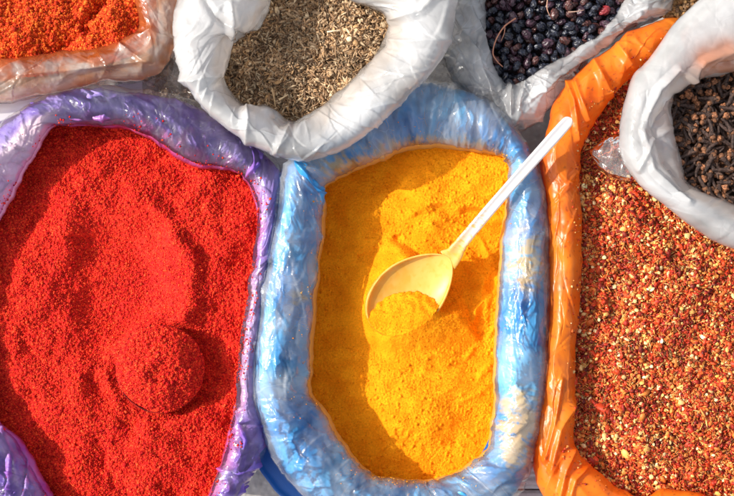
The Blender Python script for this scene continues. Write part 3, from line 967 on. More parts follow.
def spill(o, key, n, size, cols, seed, tmax=.5, px_box=None):
    """grains lying on the folded rim, thickest beside the spice"""
    B, T, PX = Z[key]
    rg = np.random.default_rng(seed)
    sel = np.argwhere((T > .03) & (T < tmax))
    k = sel[rg.integers(0, len(sel), n * 6)]
    t = T[k[:, 0], k[:, 1]]
    p = B[k[:, 0], k[:, 1]]
    pr = np.exp(-t / (.16 * tmax / .5)) * np.clip(.15 + 1.6 * fbm(p[:, 0] * 30, p[:, 1] * 30, 3, seed), .01, 1)
    if px_box:
        x, y = PX[k[:, 0], k[:, 1]].T
        pr = np.where((x > px_box[0]) & (x < px_box[2]) & (y > px_box[1]) & (y < px_box[3]), np.maximum(pr, .35 * smooth(.9, .3, t)), pr)
    p = p[rg.random(len(p)) < pr][:n]
    m = len(p)
    sc = size * np.exp(rg.normal(0, .35, (m, 1))) * (1 + rg.normal(0, .22, (m, 3)))
    v, f = spread(OCT_V, OCT_F, p + rg.normal(0, .0004, p.shape) + [0, 0, .0008], rotmats(m, .9, rg), sc, .12, rg)
    join_to(o, v, f, np.repeat(np.clip(cols[rg.integers(0, len(cols), m)], 0, 1), 6, 0))


spill(bpy.data.objects['red_pepper_powder'], 'clear_linerclear_film_on_purple', 1500, .0008, REDS, 301, .55, (228, 290, 268, 380))
spill(bpy.data.objects['turmeric_powder'], 'clear_linerclear_liner_film', 1500, .00045, np.array([[.90, .36, .012], [.84, .28, .008], [.92, .46, .05]]), 302, .5)

# orange red powder
def oran_z(px, py, X, Y, d):
    z = .360 + .012 * smooth(0, 40, d)
    g = dist_poly(px, py, [(45, 52), (62, 42), (80, 30), (92, 14), (104, -5)], False) + 6 * pn(px / 9, py / 9, 3)
    z = z - .012 * np.clip(1 - np.abs(g) / 9, 0, 1)
    z = z + .010 * smooth(0, 30, (px - 78) + (py - 28) * .7) * smooth(60, 20, np.abs(px - 100))
    return z + .006 * fbm(X * 30, Y * 30, 4, 51) + .002 * fbm(X * 240, Y * 240, 2, 53)


def oran_c(px, py, X, Y, z):
    c = mixc(np.array([.56, .045, .008]), np.array([.74, .095, .012]), np.clip(.5 + .8 * fbm(X * 100, Y * 100, 3, 54), 0, 1))
    return c * (1 + .2 * fbm(X * 600, Y * 600, 2, 55))[..., None]


o, s_, p_ = powder('orange_pepper_powder', PEACH, .37, oran_z, oran_c, M_RED, expand=20)
tag(o, 'lumpy orange red powder filling the peach tinted bag in the corner', 'pepper powder', kind='stuff')
v, f, c = add_grains('g', o, s_, p_, 22000, .0012, np.array([[.70, .075, .011], [.58, .045, .009], [.80, .15, .018], [.42, .025, .008]]), M_RED, .37, 7, lift=.2)
join_to(o, v, f, c)

# chilli flakes
def chil_z(px, py, X, Y, d):
    z = .368 + .010 * smooth(0, 60, d)
    z = z - .006 * np.exp(-(((px - 615) / 6) ** 2 + ((py - 300) / 22) ** 2)) - .006 * np.exp(-(((px - 660) / 22) ** 2 + ((py - 395) / 30) ** 2))
    return z + .007 * fbm(X * 16, Y * 16, 4, 61) + .002 * fbm(X * 150, Y * 150, 2, 63)


def chil_c(px, py, X, Y, z):
    return mixc(np.array([.20, .018, .008]), np.array([.36, .06, .015]), np.clip(.5 + fbm(X * 200, Y * 200, 3, 64), 0, 1))


o, chil_s, chil_poly = powder('chilli_flakes', ORANGE, .375, chil_z, chil_c, M_FLAKE, res=.0015)
tag(o, 'coarse red chilli flakes with pale seeds filling the orange bag', 'chilli flakes', kind='stuff')
rg = np.random.default_rng(11)
# flat irregular flake template (a bent six-sided chip with thickness)
a6 = np.linspace(0, 2 * np.pi, 7)[:-1]
top = np.column_stack([np.cos(a6), .62 * np.sin(a6), .22 * np.cos(a6) ** 2])
FL_V = np.vstack([top, top * [.96, .96, 1] - [0, 0, .16]])
FL_F = []
for k in range(1, 5):
    FL_F += [(0, k, k + 1), (6, 6 + k + 1, 6 + k)]
for k in range(6):
    k2 = (k + 1) % 6
    FL_F += [(k, k2 + 6, k2), (k, k + 6, k2 + 6)]
FL_F = np.array(FL_F)
SD_V, SD_F = spindle(8, ((-.9, .3), (-.55, .82), (.0, 1), (.55, .82), (.9, .3)))
SD_V = SD_V * [1, 1, .38]
SL_V, SL_F = spindle(4, ((-1, .3), (0, 1), (1, .4)))
cl = dict(red=np.array([[.36, .022, .009], [.50, .045, .011], [.26, .016, .008], [.60, .12, .018], [.68, .20, .035], [.17, .014, .008], [.52, .06, .012], [.60, .05, .012]]),
          seed=np.array([[.74, .40, .11], [.78, .50, .19], [.64, .26, .05], [.82, .60, .30], [.56, .17, .03], [.70, .33, .08]]),
          sliv=np.array([[.70, .38, .12], [.62, .22, .05], [.50, .10, .025], [.55, .05, .015], [.20, .07, .02], [.68, .30, .07]]))


def scatter_flakes(o, zs, poly, n, z0, size, tv, tf, colors, tilt, seed, layer=.004, stretch=(1, 1, 1), box=(-12, -12, 746, 508), expand=6, patch=0):
    rg = np.random.default_rng(seed)
    q, w = pts_in(poly, n, z0, rg, box=box, expand=expand)
    if patch:                                               # thicker in some places than in others
        m = rg.random(n) < np.clip(.5 + patch * fbm(w[:, 0] * 22, w[:, 1] * 22, 3, 88), .04, 1)
        q = q[m]; w = w[m]; n = len(q)
    sc = size * np.exp(rg.normal(0, .28, (n, 1))) * np.array(stretch) * (1 + rg.normal(0, .12, (n, 3)))
    pos = np.column_stack([w[:, :2], zs(w[:, 0], w[:, 1]) + rg.random(n) ** 1.3 * layer])
    v, f = spread(tv, tf, pos, rotmats(n, tilt, rg), sc, .10, rg)
    cc = colors[rg.integers(0, len(colors), n)] * (1 + rg.normal(0, .17, (n, 1))) * (1 + .35 * fbm(w[:, 0] * 30, w[:, 1] * 30, 3, 19))[:, None]
    join_to(o, v, f, np.repeat(np.clip(cc, 0, 1), len(tv), 0))


scatter_flakes(o, chil_s, chil_poly, 26000, .375, .0022, FL_V, FL_F, cl['red'], .5, 21, .005)
scatter_flakes(o, chil_s, chil_poly, 1600, .375, .0036, FL_V, FL_F, cl['red'], .35, 22, .0055)
scatter_flakes(o, chil_s, chil_poly, 8500, .375, .0018, SD_V, SD_F, cl['seed'], .45, 23, .005, patch=1.1)
scatter_flakes(o, chil_s, chil_poly, 900, .375, .0022, SD_V, SD_F, cl['seed'][[0, 1, 3]], .35, 26, .0058, patch=1.1)
scatter_flakes(o, chil_s, chil_poly, 26000, .375, .0026, SL_V, SL_F, cl['sliv'], .4, 24, .005, (1, .2, .16))
o.data.polygons.foreach_set('use_smooth', np.zeros(len(o.data.polygons), bool))

spill(o, 'inner_bagorange_polythene', 420, .0011, np.concatenate([cl['red'], cl['seed']]), 303, .4)

# cumin seeds
def cum_z(px, py, X, Y, d):
    z = .372 + .012 * smooth(0, 60, d) + .010 * smooth(300, 360, px)
    return z + .005 * fbm(X * 18, Y * 18, 3, 71) + .002 * fbm(X * 150, Y * 150, 2, 73)


def cum_c(px, py, X, Y, z):
    return mixc(np.array([.05, .03, .018]), np.array([.13, .08, .045]), np.clip(.5 + fbm(X * 200, Y * 200, 3, 74), 0, 1))


o, cum_s, cum_poly = powder('cumin_seeds', CUMIN, .385, cum_z, cum_c, M_SEED, res=.0015, expand=26)
tag(o, 'pale brown cumin seeds filling the milky white bag', 'cumin seeds', kind='stuff')
CU_V, CU_F = spindle(5, ((-1, .06), (-.55, .75), (0, 1), (.55, .8), (1, .1)))
CU_V[:, 2] += .12 * CU_V[:, 0] ** 2
CU_C = np.array([[.34, .20, .10], [.46, .30, .165], [.25, .14, .07], [.56, .41, .25], [.15, .085, .045], [.38, .22, .10], [.29, .19, .11]])
scatter_flakes(o, cum_s, cum_poly, 19000, .385, .0029, CU_V, CU_F, CU_C, .35, 31, .006, (1, .30, .27), expand=24)
scatter_flakes(o, cum_s, cum_poly, 1300, .385, .0021, SD_V, SD_F, CU_C[[1, 3, 5]], .4, 32, .0065, (1, .8, .9))

# dark spice at the top right edge
TR = [(0, 0, 640, -60), (0, 0, 660, -10), (0, 0, 668, 14), (0, 0, 690, 18), (0, 0, 705, -2), (0, 0, 730, -60)]
def tr_z(px, py, X, Y, d): return .365 + .004 * fbm(X * 30, Y * 30, 3, 81)
o, tr_s, tr_poly = powder('brown_seeds', TR, .365, tr_z, cum_c, M_SEED, res=.002, expand=4, box=(600, -60, 760, 60))
tag(o, 'small heap of dark brown seeds at the top edge beyond the orange bag', 'brown seeds', kind='stuff')
scatter_flakes(o, tr_s, tr_poly, 1500, .365, .0030, SD_V, SD_F, np.array([[.25, .13, .05], [.35, .2, .08], [.14, .08, .04]]), .5, 41, .004, (1, .8, 1.2), box=(640, -60, 746, 508))

# ------------------------------------------------------------------ counted pieces: berries and cloves
class Pile:
    def __init__(self, lo, hi, res, zfun):
        self.lo = np.array(lo); self.res = res
        self.nx = int((hi[0] - lo[0]) / res); self.ny = int((hi[1] - lo[1]) / res)
        x = lo[0] + (np.arange(self.nx) + .5) * res; y = lo[1] + (np.arange(self.ny) + .5) * res
        self.X, self.Y = np.meshgrid(x, y, indexing='ij')
        self.H = zfun(self.X, self.Y)
        self.own = np.full(self.H.shape, -1)

    def drop(self, x, y, yaw, a, b, idn, sink=.25, test=False):
        r = max(a, b) + self.res
        i0, j0 = ((np.array([x - r, y - r]) - self.lo) / self.res).astype(int)
        i1, j1 = ((np.array([x + r, y + r]) - self.lo) / self.res).astype(int) + 1
        i0 = max(i0, 0); j0 = max(j0, 0); i1 = min(i1, self.nx); j1 = min(j1, self.ny)
        if i1 <= i0 or j1 <= j0: return None
        dx = self.X[i0:i1, j0:j1] - x; dy = self.Y[i0:i1, j0:j1] - y
        c, s = math.cos(yaw), math.sin(yaw)
        u = (dx * c + dy * s) / a; v = (-dx * s + dy * c) / b
        q = u * u + v * v
        m = q < 1
        if not m.any(): return None
        hgt = b * np.sqrt(np.clip(1 - q, 0, 1))
        z = np.percentile((self.H[i0:i1, j0:j1] + hgt)[m], 80) - sink * b
        if test: return z
        topz = z + hgt
        hh = self.H[i0:i1, j0:j1]; oo = self.own[i0:i1, j0:j1]
        w = m & (topz > hh)
        hh[w] = topz[w]; oo[w] = idn
        return z


def clip_poly(ctrl):
    c = np.array([k[2:4] for k in ctrl], float)
    return resample(catmull(c, 12), 120)[0]


M_BERRY = mat_tint('dried_berry_skin', .24, (500, .0008), .5)


def berry_mesh(seed, colr):
    rg = np.random.default_rng(seed)
    nu, nv = 26, 16
    th = np.linspace(0, 2 * np.pi, nu, endpoint=False); ph = np.linspace(0.02, np.pi - .02, nv)
    TH, PH = np.meshgrid(th, ph, indexing='ij')
    k = 5 + seed % 3
    w = .26 * np.abs(np.sin(k * TH / 2 + 2.2 * np.sin(PH * 2 + seed))) ** .7 + .10 * np.abs(pn(TH * 1.5, PH * 3, seed + 4))
    r = 1 - w * np.sin(PH) - .34 * np.clip(pn(np.cos(TH) * 1.8 + seed, PH * 1.6 + np.sin(TH) * 1.8, seed), 0, 1)
    X = r * np.cos(PH) * 1.22; Y = r * np.sin(PH) * np.cos(TH); Zz = r * np.sin(PH) * np.sin(TH) * .86
    X = np.where(X > .98, .98 - (X - .98) * .8, X)
    n = fbm(TH * .9 + seed, PH * 1.7, 3, seed)
    bloom = np.clip(.45 + .9 * n, 0, 1)[..., None]
    col = colr[0] * (1 - bloom) + colr[1] * bloom
    B = np.stack([X, Y, Zz], -1) * .0056
    return mesh_np('berry', B, grid_faces(nu, nv)[:, ::-1], M_BERRY, col=col)


BLK = (np.array([.006, .006, .009]), np.array([.030, .034, .055]))
PUR = (np.array([.018, .007, .011]), np.array([.085, .040, .060]))
BRN = (np.array([.030, .010, .008]), np.array([.13, .050, .045]))
REDB = (np.array([.16, .010, .014]), np.array([.34, .045, .05]))
bm_ = {'blk': [berry_mesh(s, BLK) for s in range(1, 5)], 'pur': [berry_mesh(s, PUR) for s in range(5, 8)],
       'brn': [berry_mesh(s, BRN) for s in range(8, 11)], 'red': [berry_mesh(11, REDB)]}
bp = clip_poly(BERRY)
rg = np.random.default_rng(3)
lo = P(478, 96, .37); hi = P(640, -14, .37)


def berry_base(X, Y):
    px, py = Q(X, Y, .365)
    return .346 + .012 * smooth(0, 30, np.where(inside(px, py, bp), dist_poly(px, py, bp), 0)) + .004 * fbm(X * 25, Y * 25, 2, 3)


pile = Pile(lo[:2], hi[:2], .0008, berry_base)
placed = []
for i in range(430):
    best = None
    for k in range(16):
        q = np.array([478, -12]) + rg.random(2) * np.array([160, 106])
        if not inside(np.array([q[0]]), np.array([q[1]]), bp)[0] and dist_poly(np.array([q[0]]), np.array([q[1]]), bp)[0] > 3: continue
        w = P(q[0], q[1], .365); yaw = rg.random() * 6.28
        z = pile.drop(w[0], w[1], yaw, .0064, .0050, i, test=True)
        if z is not None and (best is None or z < best[0]): best = (z, w[0], w[1], yaw)
    if best is None: continue
    s = rg.uniform(.80, 1.2)
    z = pile.drop(best[1], best[2], best[3], .0064 * s, .0050 * s, i)
    placed.append((i, best[1], best[2], z, best[3], s))
cnt = np.bincount(pile.own[pile.own >= 0].ravel(), minlength=600)
nred = 0
BL = {'blk': 'wrinkled blue black dried berry in the clear bag', 'pur': 'wrinkled dark purple dried berry in the clear bag',
      'brn': 'wrinkled reddish brown dried berry in the clear bag', 'red': 'bright red dried berry among the black ones near the right rim of the clear bag'}
vis = sorted([p for p in placed if cnt[p[0]] * .64 > 9], key=lambda p: -cnt[p[0]])[:300]
# the red berry of the photo: the one nearest its place
rw = P(600, 12, .37)
ired = min(vis, key=lambda p: (p[1] - rw[0]) ** 2 + (p[2] - rw[1]) ** 2)[0]
for (i, x, y, z, yaw, s) in vis:
    k = 'red' if i == ired else rg.choice(['blk', 'pur', 'brn'], p=[.60, .26, .14])
    me = bm_[k][rg.integers(0, len(bm_[k]))]
    b = link('dried_berry', me)
    b.location = (x, y, z); b.scale = (s, s, s)
    b.rotation_euler = (rg.random() * 6.28, rg.normal(0, .4), yaw)
    tag(b, BL[k], 'berry', 'dried berries in the clear bag')
print('berries', len(vis))

M_STALK = mat_tint('dry_stalk', .7, (600, .0004), .2)


def tube(name, pts, r, col, r_end=None, n=8):
    p = catmull(np.array(pts, float), 10, closed=False)
    t = np.gradient(p, axis=0); t /= np.linalg.norm(t, axis=1, keepdims=True)
    up = np.array([0, 0, 1.]); s = np.cross(t, up); s /= np.linalg.norm(s, axis=1, keepdims=True) + 1e-9
    q = np.cross(s, t)
    f = np.linspace(0, 1, len(p))
    rr = (r + ((r_end or r) - r) * f) * (1 + .2 * pn(f * 15, 0 * f + len(p), 3))
    rr[0] *= .3; rr[-1] *= .3
    a = np.linspace(0, 2 * np.pi, n, endpoint=False)
    B = p[:, None] + rr[:, None, None] * (np.cos(a)[None, :, None] * s[:, None] + np.sin(a)[None, :, None] * q[:, None])
    B = np.concatenate([B, B[:, :1]], 1)
    return mesh_np(name, B, grid_faces(len(p), n + 1, False), M_STALK, col=np.tile(col, (B.shape[0] * B.shape[1], 1)))


def P3(l): return [P(x, y, z) for x, y, z in l]


st1 = link('berry_stalk', tube('berry_stalk', P3([(516, 18, .388), (504, 27, .392), (496, 40, .393), (493, 53, .391), (497, 61, .388), (503, 67, .382)]), .0009, [.42, .19, .12], .0006))
tag(st1, 'thin curved brown stalk lying on the black berries beside the left rim', 'stalk')
link('side_stalk', tube('side_stalk', P3([(505, 27, .392), (504, 34, .390), (501, 41, .387)]), .0006, [.36, .17, .11], .0004), st1)
st2 = link('berry_stalk', tube('berry_stalk', P3([(568, 12, .392), (576, 11.5, .393), (584, 10, .391)]), .0008, [.38, .24, .18], .0005))
tag(st2, 'short straight brown stalk on the black berries left of the red berry', 'stalk')
st3 = link('berry_stalk', tube('berry_stalk', P3([(548, -4, .390), (547, 8, .393), (550, 16, .389)]), .0008, [.40, .22, .15], .0005))
tag(st3, 'short upright brown stalk at the top edge among the black berries', 'stalk')
for pts, lab, cc in [([(327, 32, .396), (333, 31, .399), (340, 30.5, .397)], 'short pale straw piece lying on the cumin seeds', [.75, .62, .42]),
                     ([(272, 88, .392), (274, 97, .395), (275.5, 107, .391)], 'thin curved brown stem lying on the shaded cumin seeds', [.45, .30, .16]),
                     ([(279, 100, .392), (284, 97, .393), (288, 94.5, .391)], 'tiny pale stick beside the brown stem on the cumin seeds', [.66, .48, .28])]:
    tag(link('straw', tube('straw', P3(pts), .0010, cc, .0007)), lab, 'straw')

# cloves
M_CLOVE = mat_tint('clove_skin', .65, (700, .0009), .3)


def clove_meshes(seed):
    rg = np.random.default_rng(seed)
    nu, nv = 22, 12
    L_ = .0150
    x = np.linspace(0, 1, nu); a = np.linspace(0, 2 * np.pi, nv, endpoint=False)
    prof = np.interp(x, [0, .05, .3, .7, .86, .95, 1], [.25, .62, .85, 1.0, 1.25, 1.2, .5]) * .00190
    bend = .0022 * rg.uniform(-1, 1) * (x - .5) ** 2 * 4
    X, A = np.meshgrid(x, a, indexing='ij')
    r = prof[:, None] * (1 + .16 * pn(X * 9 + seed, np.cos(A) * 1.5 + np.sin(A), seed) + .06 * np.cos(4 * A))
    B = np.stack([X * L_ - L_ * .5, r * np.cos(A) + bend[:, None], r * np.sin(A)], -1)
    n = fbm(X * 6 + seed, np.cos(A) * 1.4 + np.sin(A) * .8, 3, seed)
    col = mixc(np.array([.018, .010, .008]), np.array([.075, .042, .032]), np.clip(.45 + n, 0, 1))
    B = np.concatenate([B, B[:, :1]], 1); col = np.concatenate([col, col[:, :1]], 1)
    V = [B.reshape(-1, 3)]; F = [grid_faces(nu, nv + 1, False)]; C = [col.reshape(-1, 3)]
    # four calyx prongs
    for k in range(4):
        an = k * np.pi / 2 + .3
        pr = []
        for i, (dx, rad, wd) in enumerate([(-.0016, .0015, .0011), (0, .0026, .0010), (.0013, .0036, .0003)]):
            c0 = np.array([L_ * .44 + dx, rad * math.cos(an), rad * math.sin(an)])
            tang = np.array([0, -math.sin(an), math.cos(an)]); nn = np.array([.6, -.5 * math.cos(an), -.5 * math.sin(an)])
            for sx, sz in ((-1, -1), (1, -1), (1, 1), (-1, 1)):
                pr.append(c0 + tang * wd * sx + nn * wd * .6 * sz)
        pr = np.array(pr)
        fs = [[i * 4 + j, i * 4 + (j + 1) % 4, (i + 1) * 4 + (j + 1) % 4, (i + 1) * 4 + j] for i in range(2) for j in range(4)] + [[8, 9, 10, 11]]
        n0 = sum(map(len, V)); V.append(pr); F.append(np.array(fs) + n0); C.append(np.tile([.07, .038, .026], (12, 1)))
    stem = mesh_np('clove', np.concatenate(V), np.concatenate(F), M_CLOVE, col=np.concatenate(C))
    th = np.linspace(0, 2 * np.pi, 14, endpoint=False); ph = np.linspace(.02, np.pi - .02, 9)
    TH, PH = np.meshgrid(th, ph, indexing='ij')
    r = .0026 * (1 + .12 * pn(np.cos(TH) * 2 + seed, PH * 2 + np.sin(TH) * 2, seed + 3))
    D = np.stack([L_ * .5 + .0010 + r * np.cos(PH) * .9, r * np.sin(PH) * np.cos(TH), r * np.sin(PH) * np.sin(TH)], -1)
    cb = mixc(np.array([.07, .030, .016]), np.array([.26, .110, .05]), np.clip(.5 + fbm(TH, PH * 2 + seed, 3, seed), 0, 1))
    bud = mesh_np('bud', D, grid_faces(14, 9)[:, ::-1], M_CLOVE, col=cb)
    return stem, bud


def head_mesh(seed):
    """a bud broken off its stem: a squarish lump with four ridges"""
    th = np.linspace(0, 2 * np.pi, 24, endpoint=False); ph = np.linspace(.02, np.pi - .02, 12)
    TH, PH = np.meshgrid(th, ph, indexing='ij')
    r = .0036 * (1 + .10 * np.cos(4 * TH) * np.sin(PH) + .42 * pn(np.cos(TH) * 1.6 + seed, PH * 1.6 + np.sin(TH) * 1.6, seed + 7))
    D = np.stack([r * np.sin(PH) * np.cos(TH), r * np.sin(PH) * np.sin(TH), r * np.cos(PH) * .8], -1)
    cb = mixc(np.array([.10, .040, .02]), np.array([.40, .165, .075]), np.clip(.5 + fbm(TH, PH * 2 + seed, 3, seed), 0, 1))
    return mesh_np('broken_clove', D, grid_faces(24, 12), M_CLOVE, col=cb)


CM = [clove_meshes(s) for s in range(1, 6)]
HM = [head_mesh(s) for s in range(1, 5)]
cp = clip_poly(CLOVE)
lo = P(664, 222, .42); hi = P(750, 58, .42)


def clove_base(X, Y):
    px, py = Q(X, Y, .41)
    return .396 + .010 * smooth(0, 40, np.where(inside(px, py, cp), dist_poly(px, py, cp), 0)) + .003 * fbm(X * 25, Y * 25, 2, 5)


pile2 = Pile(lo[:2], hi[:2], .0007, clove_base)
rg = np.random.default_rng(19)
placed = []
for i in range(430):
    head = rg.random() < .30
    a, b = (.0038, .0036) if head else (.0104, .0029)
    best = None
    for k in range(8):
        q = np.array([664, 60]) + rg.random(2) * np.array([82, 160])
        if not inside(np.array([q[0]]), np.array([q[1]]), cp)[0] and dist_poly(np.array([q[0]]), np.array([q[1]]), cp)[0] > 4: continue
        w = P(q[0], q[1], .41); yaw = rg.random() * 6.28
        z = pile2.drop(w[0], w[1], yaw, a, b, i, test=True, sink=.4)
        if z is not None and (best is None or z < best[0]): best = (z, w[0], w[1], yaw)
    if best is None: continue
    z = pile2.drop(best[1], best[2], best[3], a, b, i, sink=.4)
    placed.append((i, head, best[1], best[2], z, best[3]))
cnt = np.bincount(pile2.own[pile2.own >= 0].ravel(), minlength=500)
nc = nh = 0
for (i, head, x, y, z, yaw) in placed:
    if cnt[i] * .49 < 7: continue
    if head:
        o = link('broken_clove', HM[rg.integers(0, 4)]); nh += 1
        o.rotation_euler = (rg.normal(0, .6), rg.normal(0, .6), yaw); s = rg.uniform(.8, 1.25)
        tag(o, 'reddish brown broken off clove bud lying loose in the milky white bag', 'broken clove', 'broken clove heads in the white bag')
    else:
        sm, bd = CM[rg.integers(0, 5)]
        o = link('clove', sm); nc += 1
        o.rotation_euler = (rg.random() * 6.28, rg.normal(0, .16), yaw); s = rg.uniform(1.0, 1.34)
        link('bud', bd, o)
        tag(o, 'dark brown whole clove with its long stem in the milky white bag', 'clove', 'whole cloves in the white bag')
    o.location = (x, y, z); o.scale = (s, s, s)
print('cloves', nc, nh)


def bed(name, poly, z0, zf, colr, parent, box):
    """dark filler sheet added to close the gaps under the counted pieces"""
    w = P(poly[:, 0], poly[:, 1], z0)
    lo = w[:, :2].min(0); hi = w[:, :2].max(0)
    b = P(np.array([box[0], box[2], box[0], box[2]]), np.array([box[1], box[1], box[3], box[3]]), z0)
    lo = np.maximum(lo, b[:, :2].min(0)); hi = np.minimum(hi, b[:, :2].max(0))
    x = np.arange(lo[0], hi[0], .003); y = np.arange(lo[1], hi[1], .003)
    X, Y = np.meshgrid(x, y, indexing='ij')
    px, py = Q(X, Y, z0)
    keep = (inside(px, py, poly) | (dist_poly(px, py, poly) < 10)).ravel()
    f = grid_faces(len(x), len(y), False); f = f[keep[f].all(1)]
    Zz = zf(X, Y)
    pl = parent.location
    v = np.stack([X - pl.x, Y - pl.y, Zz - pl.z], -1).reshape(-1, 3)
    col = np.tile(np.array(colr), (len(v), 1)) * (1 + .4 * fbm(X * 120, Y * 120, 3, 8)).reshape(-1, 1)
    return link(name, mesh_np(name, v, f, M_SEED, col=col), parent)


bed('gap_filler', bp, .36, lambda X, Y: berry_base(X, Y) - .001, [.02, .012, .014], berry_bag, (440, -60, 700, 130))  # added dark filler behind the gaps between loose pieces
bed('gap_filler', cp, .41, lambda X, Y: clove_base(X, Y) - .001, [.07, .032, .018], clove_bag, (640, 0, 800, 240))

# ------------------------------------------------------------------ spoon
def spoon_mat():
    return mat_plastic('white_spoon_plastic', rough=.36, sx=12, sy=12, dist=.0002, transl=.42, strength=.2)


M_SPOON = spoon_mat()
sorg = SP_C.copy()
spoon = tag(empty('spoon', tuple(sorg)), 'white plastic serving spoon stained yellow, bowl stuck in the turmeric', 'spoon')
ns, nw = 90, 56
sv = -np.cos(np.linspace(0.02, np.pi - .001, ns)); wv = np.linspace(-1, 1, nw)
Sg, Wg = np.meshgrid(sv, wv, indexing='ij')
hw = spoon_half(Sg)
wq = np.sin(Wg * np.pi / 2)
rr2 = np.clip(np.maximum(Sg ** 2 + (wq * hw / 1.03) ** 2, np.abs(wq) ** 6 * .999), 0, 1)
dep = -SP_D * np.clip(1 - rr2, 0, 1) ** .6
inn = SP_C + ax_l * (Sg * SP_L)[..., None] + ax_w * (wq * hw * SP_W)[..., None] + ax_n * dep[..., None]
T_ = .0016
outw = SP_C + ax_l * (Sg * SP_L * 1.03)[..., None] + ax_w * (wq * hw * (SP_W + .0022))[..., None] + ax_n * (dep - T_ * (1 - .5 * rr2))[..., None]
nI = ns * nw
fi = grid_faces(ns, nw, False)
fo = fi[:, ::-1] + nI
bd = [(i, 0) for i in range(ns)] + [(ns - 1, j) for j in range(1, nw)] + [(i, nw - 1) for i in range(ns - 2, -1, -1)] + [(0, j) for j in range(nw - 2, 0, -1)]
bi = np.array([i * nw + j for i, j in bd])
fr_ = np.stack([bi, np.roll(bi, -1), np.roll(bi, -1) + nI, bi + nI], 1)[:, ::-1]
Vb = np.concatenate([inn.reshape(-1, 3), outw.reshape(-1, 3)])
X = Vb[:, 0]; Y = Vb[:, 1]
stn = np.clip(.55 + .5 * fbm(X * 60, Y * 60, 3, 5) + .45 * np.r_[Sg.ravel(), Sg.ravel()], 0.15, 1)
stn = np.clip(stn + .5 * smooth(.25, .6, fbm(X * 160, Y * 160, 3, 55)), 0, 1)
colb = mixc(np.array([.90, .64, .16]), np.array([.88, .48, .04]), stn * .75)
bowl = link('bowl', mesh_np('bowl', Vb - sorg, np.concatenate([fi, fo, fr_]), M_SPOON, col=colb, uv=np.column_stack([X, Y])), spoon)
# handle: a ribbed channel section swept from the bowl's lip to its rounded end
hp = catmull(np.array([SP_C - ax_l * SP_L * .97 + ax_n * -.004, SP_C - ax_l * SP_L * 1.13 + ax_n * .0005,
                       P(461, 244, .3865), P(480, 221, .399), P(512, 184, .4175), P(545, 147, .432), HEND]), 30, closed=False)
hp = resample(hp, 170, closed=False)[0]
f = np.linspace(0, 1, len(hp))
tn = np.gradient(hp, axis=0); tn /= np.linalg.norm(tn, axis=1, keepdims=True)
sd = np.cross(np.array([0, 0, 1.]), tn); sd /= np.linalg.norm(sd, axis=1, keepdims=True)
nu_ = np.cross(tn, sd)
wid = np.interp(f, [0, .05, .12, .2, .5, .9, .975, .992, 1], [.0130, .0098, .0074, .0066, .0062, .0066, .0062, .0046, .0012])
thk = np.interp(f, [0, .06, .2, .9, 1], [.0022, .0034, .0042, .0040, .0015])
# section: rounded bar with a shallow groove along its top
sec = []
for k in range(28):
    a = 2 * math.pi * k / 28
    x = math.copysign(abs(math.cos(a)) ** .55, math.cos(a)); z = math.copysign(abs(math.sin(a)) ** .55, math.sin(a))
    if z > .5: z -= .55 * max(0, 1 - (x / .62) ** 2)
    sec.append((x, z))
sec = np.array(sec + sec[:1])
Bh = hp[:, None] + sd[:, None] * (wid[:, None] * sec[None, :, 0])[..., None] + nu_[:, None] * (thk[:, None] * sec[None, :, 1])[..., None]
U = np.repeat(f[:, None], len(sec), 1); Vv = np.repeat(sec[None, :, 0], len(hp), 0)
n = fbm(U * 60, Vv * 1.4, 3, 7)
stn = np.clip(smooth(.26, .05, U) * .9 + smooth(.22, .4, n) * smooth(.46, .2, U) * .95 + .25 * smooth(.3, .7, fbm(U * 25, Vv * .8, 3, 9)), 0, 1)
colh = mixc(np.array([.72, .725, .735]), np.array([.80, .52, .09]), stn)
handle = link('handle', mesh_np('handle', Bh - sorg, grid_faces(len(hp), len(sec), False), M_SPOON, col=colh, uv=np.stack([U * .25, Vv * .01], -1)), spoon)

# ------------------------------------------------------------------ cup buried in the red pepper
corg = SC_W.copy()
cup = tag(empty('measuring_cup', tuple(corg)), 'round cup half buried in the red pepper, heaped with powder', 'cup')
M_CUP = mat_tint('dusty_red_cup', .85, (300, .0003), .1)
R_ = SCR * .00108
a = np.linspace(0, 2 * np.pi, 96, endpoint=False)
tiltc = np.array([.06, .10])
def cup_z(x, y): return .0015 - tiltc[0] * x + tiltc[1] * y * .4
prof = [(.70, -.040), (.86, -.034), (.95, -.018), (1.0, -.002), (1.035, .0), (1.04, .0012), (1.02, .0020), (1.0, .0012), (.975, -.004), (.93, -.018), (.84, -.030), (.0, -.034)]
rows = []
for r, z in prof:
    x = R_ * r * np.cos(a); y = R_ * r * np.sin(a)
    rows.append(np.stack([x, y, z + cup_z(x, y)], -1))
B = np.stack(rows, 1)
nn = fbm(np.cos(a)[:, None] * 4 + np.arange(len(prof))[None] * .3, np.sin(a)[:, None] * 4 + 0 * np.arange(len(prof))[None], 3, 4)
ccup = mixc(np.array([.07, .008, .008]), np.array([.34, .016, .012]), np.clip(.5 + nn, 0, 1))
link('bowl', mesh_np('bowl', B, grid_faces(96, len(prof)), M_CUP, col=ccup), cup)
